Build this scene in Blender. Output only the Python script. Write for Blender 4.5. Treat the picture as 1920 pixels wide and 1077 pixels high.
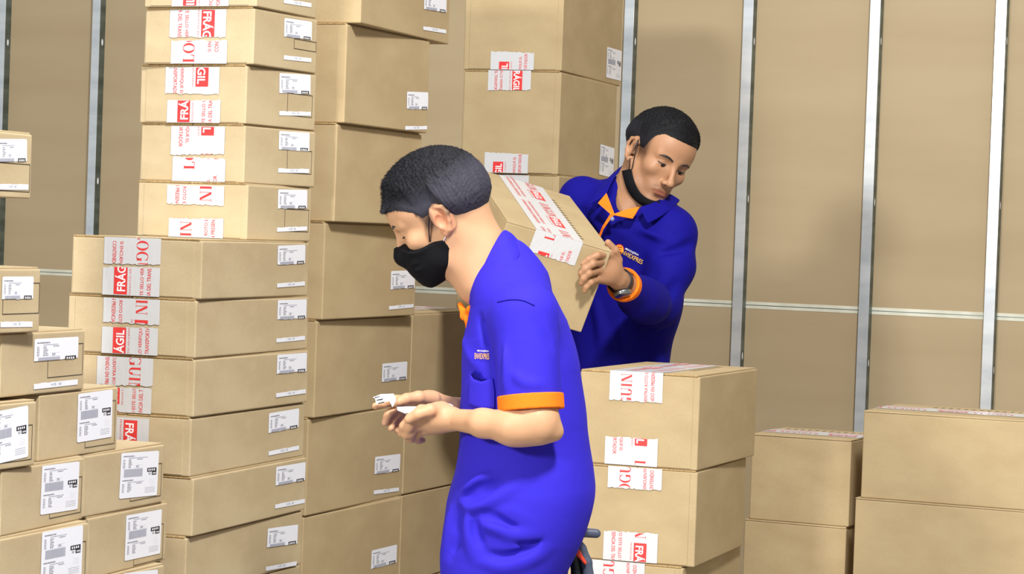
import bpy, bmesh, math, random
import numpy as np
from mathutils import Vector, Matrix
from mathutils.bvhtree import BVHTree
PI = math.pi
random.seed(7)
SC = bpy.context.scene
COL = SC.collection
for o in list(bpy.data.objects):
    bpy.data.objects.remove(o)

# ------------------------------------------------------------------ camera
cd = bpy.data.cameras.new('camera'); cam = bpy.data.objects.new('camera', cd); COL.objects.link(cam)
cd.sensor_width = 36.0; cd.lens = 36.0 * 4500 / 1920; cd.clip_end = 60
cam.matrix_world = Matrix.Translation((0, 0, 1.41)) @ Matrix.Rotation(PI / 2 - math.atan(98.4 / 4500), 4, 'X') @ Matrix.Rotation(math.atan(.0355), 4, 'Z')
SC.camera = cam

# ------------------------------------------------------------------ light and exposure
w = bpy.data.worlds.new('world'); SC.world = w; w.use_nodes = True
w.node_tree.nodes['Background'].inputs[0].default_value = (0.93, 0.97, 1.0, 1)
w.node_tree.nodes['Background'].inputs[1].default_value = 0.38

def lamp(name, loc, target, power, sx, sy, col=(1, 1, 1)):
    l = bpy.data.lights.new(name, 'AREA'); l.shape = 'RECTANGLE'; l.size = sx; l.size_y = sy
    l.energy = power; l.color = col
    o = bpy.data.objects.new(name, l); COL.objects.link(o); o.location = loc
    o.rotation_euler = (Vector(target) - Vector(loc)).to_track_quat('-Z', 'Y').to_euler()
    return o
lamp('lamp_left', (-3.0, .2, 2.7), (-.9, 4.8, .9), 235, .6, .6, (1, .995, .985))
lamp('lamp_front', (.75, 1.6, 4.6), (-.1, 5.0, 1.0), 380, .5, .5, (1, .995, .985))
lamp('lamp_overhead', (-.6, 4.6, 4.3), (-.4, 5.2, 0), 45, 3.0, 1.2, (.97, .99, 1))
SC.view_settings.view_transform = 'Standard'; SC.view_settings.look = 'None'
SC.view_settings.gamma = 1; SC.view_settings.use_curve_mapping = False
SC.view_settings.exposure = -0.12

# ------------------------------------------------------------------ materials
def srgb(h):
    c = [int(h[i:i + 2], 16) / 255 for i in (0, 2, 4)]
    return tuple(x / 12.92 if x <= .04045 else ((x + .055) / 1.055) ** 2.4 for x in c) + (1,)
def mat(name, col, rough=.6, metal=0., spec=.5, **k):
    m = bpy.data.materials.new(name); m.use_nodes = True
    b = m.node_tree.nodes['Principled BSDF']
    b.inputs['Base Color'].default_value = col if not isinstance(col, str) else srgb(col)
    b.inputs['Roughness'].default_value = rough; b.inputs['Metallic'].default_value = metal
    b.inputs['Specular IOR Level'].default_value = spec
    for kk, v in k.items(): b.inputs[kk.replace('_', ' ')].default_value = v
    return m
def N(m, t): return m.node_tree.nodes.new(t)
def LK(m, a, b): m.node_tree.links.new(a, b)
def noisy(m, c1, c2, scale=(1, 1, 1), ns=6, det=4, bump=0., bscale=None, coord='Object', lo=.35, hi=.65):
    b = m.node_tree.nodes['Principled BSDF']
    tc = N(m, 'ShaderNodeTexCoord'); mp = N(m, 'ShaderNodeMapping'); mp.inputs['Scale'].default_value = scale
    LK(m, tc.outputs[coord], mp.inputs[0])
    n = N(m, 'ShaderNodeTexNoise'); n.inputs['Scale'].default_value = ns; n.inputs['Detail'].default_value = det
    LK(m, mp.outputs[0], n.inputs['Vector'])
    r = N(m, 'ShaderNodeValToRGB'); r.color_ramp.elements[0].position = lo; r.color_ramp.elements[1].position = hi
    r.color_ramp.elements[0].color = srgb(c1); r.color_ramp.elements[1].color = srgb(c2)
    LK(m, n.outputs['Fac'], r.inputs[0]); LK(m, r.outputs[0], b.inputs['Base Color'])
    if bump:
        n2 = N(m, 'ShaderNodeTexNoise'); n2.inputs['Scale'].default_value = bscale or ns * 4; n2.inputs['Detail'].default_value = 3
        LK(m, mp.outputs[0], n2.inputs['Vector'])
        bp = N(m, 'ShaderNodeBump'); bp.inputs['Strength'].default_value = bump; bp.inputs['Distance'].default_value = .002
        LK(m, n2.outputs['Fac'], bp.inputs['Height']); LK(m, bp.outputs[0], b.inputs['Normal'])
    return m
def cardboard(name, c1, c2):
    m = noisy(mat(name, c1, .75, spec=.25), c1, c2, (1, 1, 1.6), 9, 6)
    b = m.node_tree.nodes['Principled BSDF']
    tc = N(m, 'ShaderNodeTexCoord')
    g = N(m, 'ShaderNodeTexNoise'); g.inputs['Scale'].default_value = 420; g.inputs['Detail'].default_value = 2
    LK(m, tc.outputs['Object'], g.inputs['Vector'])
    sx = N(m, 'ShaderNodeSeparateXYZ'); LK(m, tc.outputs['Object'], sx.inputs[0])
    ad = N(m, 'ShaderNodeMath'); ad.operation = 'ADD'; LK(m, sx.outputs[0], ad.inputs[0]); LK(m, sx.outputs[1], ad.inputs[1])
    mu = N(m, 'ShaderNodeMath'); mu.operation = 'MULTIPLY'; mu.inputs[1].default_value = 2 * PI / .0075; LK(m, ad.outputs[0], mu.inputs[0])
    sn = N(m, 'ShaderNodeMath'); sn.operation = 'SINE'; LK(m, mu.outputs[0], sn.inputs[0])
    m2 = N(m, 'ShaderNodeMath'); m2.operation = 'MULTIPLY'; m2.inputs[1].default_value = .06; LK(m, sn.outputs[0], m2.inputs[0])
    a2 = N(m, 'ShaderNodeMath'); a2.operation = 'ADD'; LK(m, m2.outputs[0], a2.inputs[0]); LK(m, g.outputs['Fac'], a2.inputs[1])
    bp = N(m, 'ShaderNodeBump'); bp.inputs['Strength'].default_value = .25; bp.inputs['Distance'].default_value = .0006
    LK(m, a2.outputs[0], bp.inputs['Height']); LK(m, bp.outputs[0], b.inputs['Normal'])
    # fine paper fibre speckle in the colour
    ramp = [n for n in m.node_tree.nodes if n.type == 'VALTORGB'][0]
    mx = N(m, 'ShaderNodeMix'); mx.data_type = 'RGBA'; mx.blend_type = 'MULTIPLY'; mx.inputs[0].default_value = .22
    r2 = N(m, 'ShaderNodeValToRGB'); r2.color_ramp.elements[0].color = (.72, .68, .6, 1); r2.color_ramp.elements[0].position = .3; r2.color_ramp.elements[1].position = .62
    LK(m, g.outputs['Fac'], r2.inputs[0]); LK(m, ramp.outputs[0], mx.inputs[6]); LK(m, r2.outputs[0], mx.inputs[7])
    LK(m, mx.outputs[2], b.inputs['Base Color'])
    return m
M = {}
M['card'] = cardboard('cardboard', 'BBA682', 'C6B28E')
M['card2'] = cardboard('cardboard_grey', 'B29B75', 'BAA47D')
M['edge'] = noisy(mat('corrugated_edge', 'A68753', .9), '8E7145', 'BD9E6B', (1, 1, 1), 300, 2)
M['tape'] = mat('white_tape', 'CFCECE', .3, spec=.5)
M['clear'] = mat('clear_tape', 'CDB68E', .15, spec=.6)
M['red'] = mat('red_print', 'DF3A38', .45)
M['twhite'] = mat('white_print', 'F4ECEC', .45)
M['paper'] = mat('label_paper', 'EFEFF5', .5)
M['ink'] = mat('black_ink', '1E1E22', .6); M['dash'] = mat('thin_black_ink', '7C7C86', .6)
M['grey'] = mat('grey_ink', 'A8AAB6', .6)
M['grey2'] = mat('pale_grey_ink', 'C4C4CE', .6)
M['wall'] = noisy(mat('wall_board', 'B3A17C', .7, spec=.3), 'A99473', 'B19D7C', (.5, .5, 3), 2.2, 5, .03, 60, lo=.3, hi=.7)
M['seam'] = noisy(mat('joint_filler', 'D6D3BE', .7), 'CBC8B2', 'DEDCCA', (1, 1, 1), 12, 3)
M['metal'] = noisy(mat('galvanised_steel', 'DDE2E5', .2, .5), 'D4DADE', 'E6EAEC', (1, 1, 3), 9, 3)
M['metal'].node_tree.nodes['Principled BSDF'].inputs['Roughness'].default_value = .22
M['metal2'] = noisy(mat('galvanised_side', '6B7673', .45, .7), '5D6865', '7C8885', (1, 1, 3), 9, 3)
M['floor'] = noisy(mat('concrete', '8F8E8A', .6), '858480', '9C9B96', (1, 1, 1), 3, 5)

# ------------------------------------------------------------------ mesh helpers
def new_obj(name, verts, faces, mats, parent=None, mi=None, smooth=False):
    me = bpy.data.meshes.new(name); me.from_pydata([tuple(v) for v in verts], [], faces)
    for m in (mats if isinstance(mats, (list, tuple)) else [mats]): me.materials.append(m)
    if mi is not None: me.polygons.foreach_set('material_index', mi)
    if smooth: me.polygons.foreach_set('use_smooth', [True] * len(me.polygons))
    me.update()
    o = bpy.data.objects.new(name, me); COL.objects.link(o)
    if parent: o.parent = parent
    return o
def box_geo(x0, x1, y0, y1, z0, z1):
    v = [(x0, y0, z0), (x1, y0, z0), (x1, y1, z0), (x0, y1, z0), (x0, y0, z1), (x1, y0, z1), (x1, y1, z1), (x0, y1, z1)]
    f = [(0, 3, 2, 1), (4, 5, 6, 7), (0, 1, 5, 4), (1, 2, 6, 5), (2, 3, 7, 6), (3, 0, 4, 7)]
    return v, f
def bev_box(name, dims, m, parent=None, bev=.003, jit=0., seg=2):
    v, f = box_geo(*dims)
    v = [(a + random.uniform(-jit, jit), b + random.uniform(-jit, jit), c) for a, b, c in v]
    o = new_obj(name, v, f, m, parent)
    bm = bmesh.new(); bm.from_mesh(o.data)
    bmesh.ops.bevel(bm, geom=bm.edges[:], offset=bev, segments=seg, affect='EDGES', profile=.6)
    bm.to_mesh(o.data); bm.free()
    return o
def empty(name, loc, rz=0.):
    o = bpy.data.objects.new(name, None); COL.objects.link(o); o.location = loc; o.rotation_euler = (0, 0, rz)
    o.empty_display_size = .05
    return o
def tag(o, label=None, cat=None, group=None, kind=None):
    if label: o['label'] = label
    if cat: o['category'] = cat
    if group: o['group'] = group
    if kind: o['kind'] = kind
    return o

# ------------------------------------------------------------------ lettering
_tc = {}
def text_tris(s):
    if s in _tc: return _tc[s]
    c = bpy.data.curves.new('t', 'FONT'); c.body = s; c.resolution_u = 3; c.offset = .022 if s == 'FRÁGIL' else .006
    o = bpy.data.objects.new('t', c); COL.objects.link(o); bpy.context.view_layer.update()
    me = o.to_mesh(); me.calc_loop_triangles()
    V = np.array([v.co[:2] for v in me.vertices]); T = [tuple(t.vertices) for t in me.loop_triangles]
    tris = [[tuple(V[i]) for i in t] for t in T]
    o.to_mesh_clear(); bpy.data.objects.remove(o); bpy.data.curves.remove(c)
    mn = V.min(0); mx = V.max(0)
    _tc[s] = (tris, mn, mx); return _tc[s]
def fit_text(s, x0, x1, y0, y1):
    tris, mn, mx = text_tris(s)
    return [[(x0 + (p[0] - mn[0]) / (mx[0] - mn[0]) * (x1 - x0), y0 + (p[1] - mn[1]) / (mx[1] - mn[1]) * (y1 - y0)) for p in t] for t in tris]
def q(x0, y0, x1, y1): return [[(x0, y0), (x1, y0), (x1, y1), (x0, y1)]]
def ring(cx, cy, rx, ry, ix, iy, a0=0, a1=360, n=28):
    o = []
    for i in range(n):
        a = math.radians(a0 + (a1 - a0) * i / n); b = math.radians(a0 + (a1 - a0) * (i + 1) / n)
        o.append([(cx + ix * math.cos(a), cy + iy * math.sin(a)), (cx + rx * math.cos(a), cy + ry * math.sin(a)),
                  (cx + rx * math.cos(b), cy + ry * math.sin(b)), (cx + ix * math.cos(b), cy + iy * math.sin(b))])
    return o
def serif_word():      # unit cap height, high contrast serif capitals spelling LOGUIN
    P = []; x = 0
    def stem(x, w=.2, y0=0, y1=1): return q(x, y0, x + w, y1)
    def srf(x, w, y): return q(x, y, x + w, y + .035)
    P += stem(x + .08) + srf(x, .36, 0) + srf(x, .36, .965) + q(x + .28, 0, x + .68, .04) + [[(x + .68, 0), (x + .72, .28), (x + .66, .28), (x + .6, .04)]]; x += .84
    P += ring(x + .47, .5, .47, .53, .27, .49); x += 1.04
    P += ring(x + .47, .5, .47, .53, .27, .49, 48, 318) + stem(x + .66, .2, .02, .42) + srf(x + .56, .38, .4) + [[(x + .78, .7), (x + .82, .7), (x + .82, 1.0), (x + .78, .95)]]; x += 1.05
    P += stem(x + .08, .2, .3, 1) + q(x + .74, .3, x + .78, 1) + ring(x + .43, .32, .35, .35, .15, .3, 180, 360) + srf(x, .36, .965) + srf(x + .62, .28, .965); x += 1.0
    P += stem(x + .08) + srf(x, .36, 0) + srf(x, .36, .965); x += .48
    P += q(x + .1, 0, x + .14, 1) + q(x + .8, 0, x + .84, 1) + [[(x + .06, 1), (x + .3, 1), (x + .84, 0), (x + .62, 0)]] + srf(x, .26, 0) + srf(x + .68, .28, .965); x += .98
    return P, x
def tape_pattern():    # t along the tape, s across (0 = top edge of the lettering), metres, width 1 -> scaled later
    W = .125; out = []
    P, L = serif_word(); sc = .112 / L
    for k in range(-1, 3):
        o = k * .233
        for pg in P: out.append(([(o + p[0] * sc, (.42 - p[1] * .2) * W) for p in pg], 1))
        out += [(pg, 1) for pg in q(o + .122, .20 * W, o + .200, .435 * W)]
        for t in fit_text('FRÁGIL', o + .128, o + .195, 0, 1): out.append(([(p[0], (.405 - p[1] * .185) * W) for p in t], 2))
        for t in fit_text('P R O D U C T O S   D E L I C A D O S', o + .122, o + .200, 0, 1): out.append(([(p[0], (.50 - p[1] * .03) * W) for p in t], 1))
        for t in fit_text('SI ENCUENTRA ROTO ESTE SELLO VERIFIQUE EL', o + .02, o + .215, 0, 1): out.append(([(p[0], (.73 - p[1] * .07) * W) for p in t], 1))
        for t in fit_text('CONTENIDO EN PRESENCIA DEL TRANSPORTADOR', o + .02, o + .222, 0, 1): out.append(([(p[0], (.85 - p[1] * .07) * W) for p in t], 1))
    return out
TP = tape_pattern()
def clip(poly, lo, hi):
    for sgn, lim in ((1, lo), (-1, -hi)):
        o = []
        for i in range(len(poly)):
            a, b = poly[i - 1], poly[i]; da, db = sgn * a[0] - lim, sgn * b[0] - lim
            if (da >= 0) != (db >= 0):
                t = da / (da - db); o.append((a[0] + (b[0] - a[0]) * t, a[1] + (b[1] - a[1]) * t))
            if db >= 0: o.append(b)
        poly = o
        if len(poly) < 3: return None
    return poly
def tape_piece(name, parent, x0, x1, y0, y1, direction, t0, torn, M4, wrinkle=True):
    """tape sheet in a local plane (x right, y up) put in place by matrix M4; one end torn"""
    V = []; F = []; MI = []
    n = 22; rnd = random.Random(int((x0 * 991 + y0 * 313 + t0 * 77) * 1000))
    slope = rnd.uniform(-.004, .004)
    jag = [rnd.uniform(-.0016, .0016) + slope * (i / n - .5) for i in range(n + 1)]
    nr = 4
    for r in range(nr + 1):
        for i in range(n + 1):
            x = x0 + (x1 - x0) * i / n; y = y0 + (y1 - y0) * r / nr
            if r == 0 and torn == 'b': y += jag[i]
            if r == nr and torn == 't': y += jag[i]
            V.append((x, y, .0009 + (rnd.uniform(0, .0003) if wrinkle else 0)))
    for r in range(nr):
        for i in range(n):
            a = r * (n + 1) + i; F.append((a, a + 1, a + n + 2, a + n + 1)); MI.append(0)
    h = y1 - y0; W = x1 - x0; ks = W / .125
    for pg, mi in TP:
        pg = [(p[0] * ks, p[1] * ks) for p in pg]
        c = clip(pg, t0 * ks + .001, t0 * ks + h - .001)
        if not c: continue
        z = .0014 if mi == 1 else .0017
        if direction == 'u': pts = [(x0 + s, y0 + (t - t0 * ks), z) for t, s in c]
        else: pts = [(x1 - s, y1 - (t - t0 * ks), z) for t, s in c]
        b = len(V); V += pts
        # keep the winding facing out
        ar = sum(pts[i - 1][0] * pts[i][1] - pts[i][0] * pts[i - 1][1] for i in range(len(pts)))
        F.append(tuple(range(b, b + len(pts))) if ar > 0 else tuple(range(b + len(pts) - 1, b - 1, -1))); MI.append(mi)
    V = [M4 @ Vector(v) for v in V]
    return new_obj(name, V, F, [M['tape'], M['red'], M['twhite']], parent, MI)

# ------------------------------------------------------------------ shipping labels
def label_mesh(name, parent, cx, cy, w, h, rot, half, M4, seed=0):
    rnd = random.Random(seed); V = []; F = []; MI = []
    def add(pg, mi, z):
        b = len(V); V.extend([(p[0], p[1], z) for p in pg]); F.append(tuple(range(b, b + len(pg)))); MI.append(mi)
    H = .43 if half else 1.0       # share of the full sheet that is left
    def r(x0, y0, x1, y1, mi, z=.0016):   # x right 0..1, y down 0..1 of the full sheet
        if y0 >= H: return
        y1 = min(y1, H)
        add([((x0 - .5) * w, (.5 - y1 / H) * h), ((x1 - .5) * w, (.5 - y1 / H) * h), ((x1 - .5) * w, (.5 - y0 / H) * h), ((x0 - .5) * w, (.5 - y0 / H) * h)], mi, z)
    # sheet with rounded corners, slightly uneven lower edge when torn
    pts = []; rr = .004
    for cx_, cy_, a0 in ((w / 2 - rr, h / 2 - rr, 0), (-w / 2 + rr, h / 2 - rr, 90)):
        for k in range(4):
            a = math.radians(a0 + 30 * k); pts.append((cx_ + rr * math.cos(a), cy_ + rr * math.sin(a)))
    n = 8
    if half:
        for k in range(n + 1): pts.append((-w / 2 + w * k / n, -h / 2 + rnd.uniform(-.0015, .0015)))
    else:
        for cx_, cy_, a0 in ((-w / 2 + rr, -h / 2 + rr, 180), (w / 2 - rr, -h / 2 + rr, 270)):
            for k in range(4):
                a = math.radians(a0 + 30 * k); pts.append((cx_ + rr * math.cos(a), cy_ + rr * math.sin(a)))
    add(pts, 0, .0012)
    def dash(x, y, ln, t, mi=1):
        xx = x
        while xx < x + ln:
            l2 = rnd.uniform(.012, .035); r(xx, y, min(xx + l2, x + ln), y + t, 4 if mi == 1 else mi); xx += l2 + .008
    for half_i, oy in ((0, 0), (1, .53)):
        dash(.06, .07 + oy, .28, .022); dash(.2, .115 + oy, rnd.uniform(.3, .5), .014, 2)
        dash(.42, .15 + oy, .14, .014)
        for k in range(6):
            dash(.06, .155 + .033 * k + oy, .05, .014); dash(.2, .155 + .033 * k + oy, rnd.uniform(.06, .11), .015)
    # barcode
    x = .1
    r(.09, .365, .58, .54, 3, .0014)
    while x < .57:
        bw = rnd.choice((.003, .005, .008)); r(x, .37, x + bw, .535, 2, .0016); x += bw + rnd.choice((.006, .009))
    # black block with white cells
    r(.70, .37, .95, .455, 1); r(.83, .455, .95, .53, 1)
    for k in range(4): r(.725 + .05 * k, .39, .755 + .05 * k, .435, 0, .002)
    for k in range(3): r(.85 + .03 * k, .475, .87 + .03 * k, .51, 0, .002)
    for k in range(5): r(.77, .62 + .03 * k, .92, .622 + .03 * k, 3)
    for k in range(4): r(.66, .80 + .035 * k, .93, .805 + .035 * k, 2)
    r(.36, .285, .56, .288, 3); r(.36, .345, .56, .348, 3)
    for t in fit_text('50', (.40 - .5) * w, (.47 - .5) * w, (.5 - .335 / H) * h, (.5 - .295 / H) * h): add(t, 4, .0016)
    if not half:
        for t in fit_text('50', (.74 - .5) * w, (.80 - .5) * w, (.5 - .52) * h, (.5 - .475) * h): add(t, 4, .0016)
    c, s = math.cos(math.radians(rot)), math.sin(math.radians(rot))
    V = [M4 @ Vector((cx + c * a - s * b, cy + s * a + c * b, z)) for a, b, z in V]
    return new_obj(name, V, F, [M['paper'], M['ink'], M['grey'], M['grey2'], M['dash']], parent, MI)
def strip_mesh(name, parent, cx, cy, w, h, rot, M4, seed=0):
    rnd = random.Random(seed); V = []; F = []; MI = []
    def add(pg, mi, z):
        b = len(V); V.extend([(p[0], p[1], z) for p in pg]); F.append(tuple(range(b, b + len(pg)))); MI.append(mi)
    n = 12
    pts = [(w / 2, h / 2)] + [(w / 2 - w * k / n, h / 2 + rnd.uniform(-.0007, .0007)) for k in range(1, n)] + [(-w / 2, h / 2), (-w / 2, -h / 2), (w / 2, -h / 2)]
    add(pts, 0, .0012)
    for t in fit_text('4.35 : 50', -.12 * w, .12 * w, -.15 * h, .3 * h): add(t, 2, .0016)
    c, s = math.cos(math.radians(rot)), math.sin(math.radians(rot))
    V = [M4 @ Vector((cx + c * a - s * b, cy + s * a + c * b, z)) for a, b, z in V]
    return new_obj(name, V, F, [M['paper'], M['ink'], M['grey']], parent, MI)

# ------------------------------------------------------------------ cardboard boxes
def FR(w, l): return Matrix.Translation((0, -l / 2, 0)) @ Matrix.Rotation(PI / 2, 4, 'X')                      # end face, looking at it x right, y up
def SD(w, l): return Matrix.Translation((w / 2, 0, 0)) @ Matrix.Rotation(PI / 2, 4, 'Z') @ Matrix.Rotation(PI / 2, 4, 'X')
def TOPM(h): return Matrix.Translation((0, 0, h))
def flap_leaf(dims, m, root):
    """one leaf of the lid; its cut end shows the corrugation"""
    o = bev_box('flap', dims, m, root, .0009, .0009); o.data.materials.append(M['edge'])
    for p in o.data.polygons:
        if p.normal.y < -.8: p.material_index = 1
    return o
def make_box(d, label, group=None, long_top=False, top_tape=None, card='card', seed=0):
    w, l, h = d['w'], d['l'], d['h']; m = M[card]
    root = empty('cardboard_box', d['loc'], -math.radians(d['yaw']))
    tag(root, label, 'box', group)
    hb = h - .0036
    body = bev_box('body', (-w / 2, w / 2, -l / 2, l / 2, 0, hb), m, root, .0036, .0003, 3)
    # printed outline and glued joint crease on the body
    if 'rect' in d:
        u0, v0, u1, v1 = d['rect']; t = .0011; S = SD(w, l); V = []; F = []
        for a in ((u0, v0, u1, v0 + t), (u0, v1 - t, u1, v1), (u0, v0, u0 + t, v1), (u1 - t, v0, u1, v1)):
            b = len(V); V += [S @ Vector(p) for p in ((a[0], a[1], .0008), (a[2], a[1], .0008), (a[2], a[3], .0008), (a[0], a[3], .0008))]; F.append((b, b + 1, b + 2, b + 3))
        new_obj('printed_outline', V, F, M['ink'], root)
    # closing flaps, two leaves meeting over the middle
    if long_top:
        bev_box('flap', (-w / 2 + .0005, w / 2 - .0005, -l / 2 - .0008, -.0012, hb, h), m, root, .0012, .0008)
        bev_box('flap', (-w / 2 + .0005, w / 2 - .0005, .0012, l / 2 + .0008, hb, h), m, root, .0012, .0008)
    else:
        flap_leaf((-w / 2 + .002, -.0012, -l / 2 - .0006, l / 2, hb, h), m, root)
        flap_leaf((.0012, w / 2 - .0055, -l / 2 - .0006, l / 2, hb, h), m, root)
    yo = .0008
    if 'tapes' in d:      # outer end panel, a little narrower than the end so its cut edge shows beside the corner
        bev_box('end_panel', (-w / 2 + .016 if seed % 2 else -w / 2 + .004, w / 2 - (.015 + .002 * (seed % 3)), -l / 2 - .0014, -l / 2 + .001, .003, hb - .002), m, root, .0005, .0002, 1); yo = .0020
    for x0, x1, z0, z1, dr, t0, torn in d.get('tapes', ()):
        tape_piece('tape', root, x0, x1, max(z0, .001), min(z1, h + .001), dr, t0, torn, Matrix.Translation((0, -yo, 0)) @ FR(w, l))
    if 'label' in d:
        a = d['label']; lo = label_mesh('shipping_label', root, a[0], a[1], a[2], a[3], a[4], a[3] < .06, SD(w, l), seed)
    if 'strip' in d:
        a = d['strip']; strip_mesh('paper_strip', root, a[0], a[1], a[2], a[3], a[4], SD(w, l), seed)
    if top_tape:
        x0, x1, y0, y1, dr, t0 = top_tape
        if long_top: tape_piece('tape', root, x0, x1, y0, y1, dr, t0, 'n', Matrix.Translation((0, 0, h)) @ Matrix.Rotation(-PI / 2, 4, 'Z'), False)
        else: tape_piece('tape', root, x0, x1, y0, y1, dr, t0, 'n', Matrix.Translation((0, 0, h)), False)
    return root
def slashes(parent, pts, M4, hgt=.016, n=14):
    (x0, y0), (x1, y1) = pts; V = []; F = []; dx, dy = x1 - x0, y1 - y0; L = math.hypot(dx, dy); ux, uy = dx / L, dy / L; vx, vy = -uy, ux
    for k in range(n):
        b = L * (k + .1) / n; ww = L / n * .42; sl = ww * .5
        for (s0, s1, a0, a1) in ((b, b + ww, 0, 0),):
            p = [(s0, 0), (s0 + ww * .55, 0), (s0 + ww * .55 + sl, hgt), (s0 + sl, hgt)]
            i = len(V); V += [M4 @ Vector((x0 + ux * s + vx * t, y0 + uy * s + vy * t, .0005)) for s, t in p]; F.append((i, i + 1, i + 2, i + 3))
    return new_obj('stencil_marks', V, F, M['ink'], parent)
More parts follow.
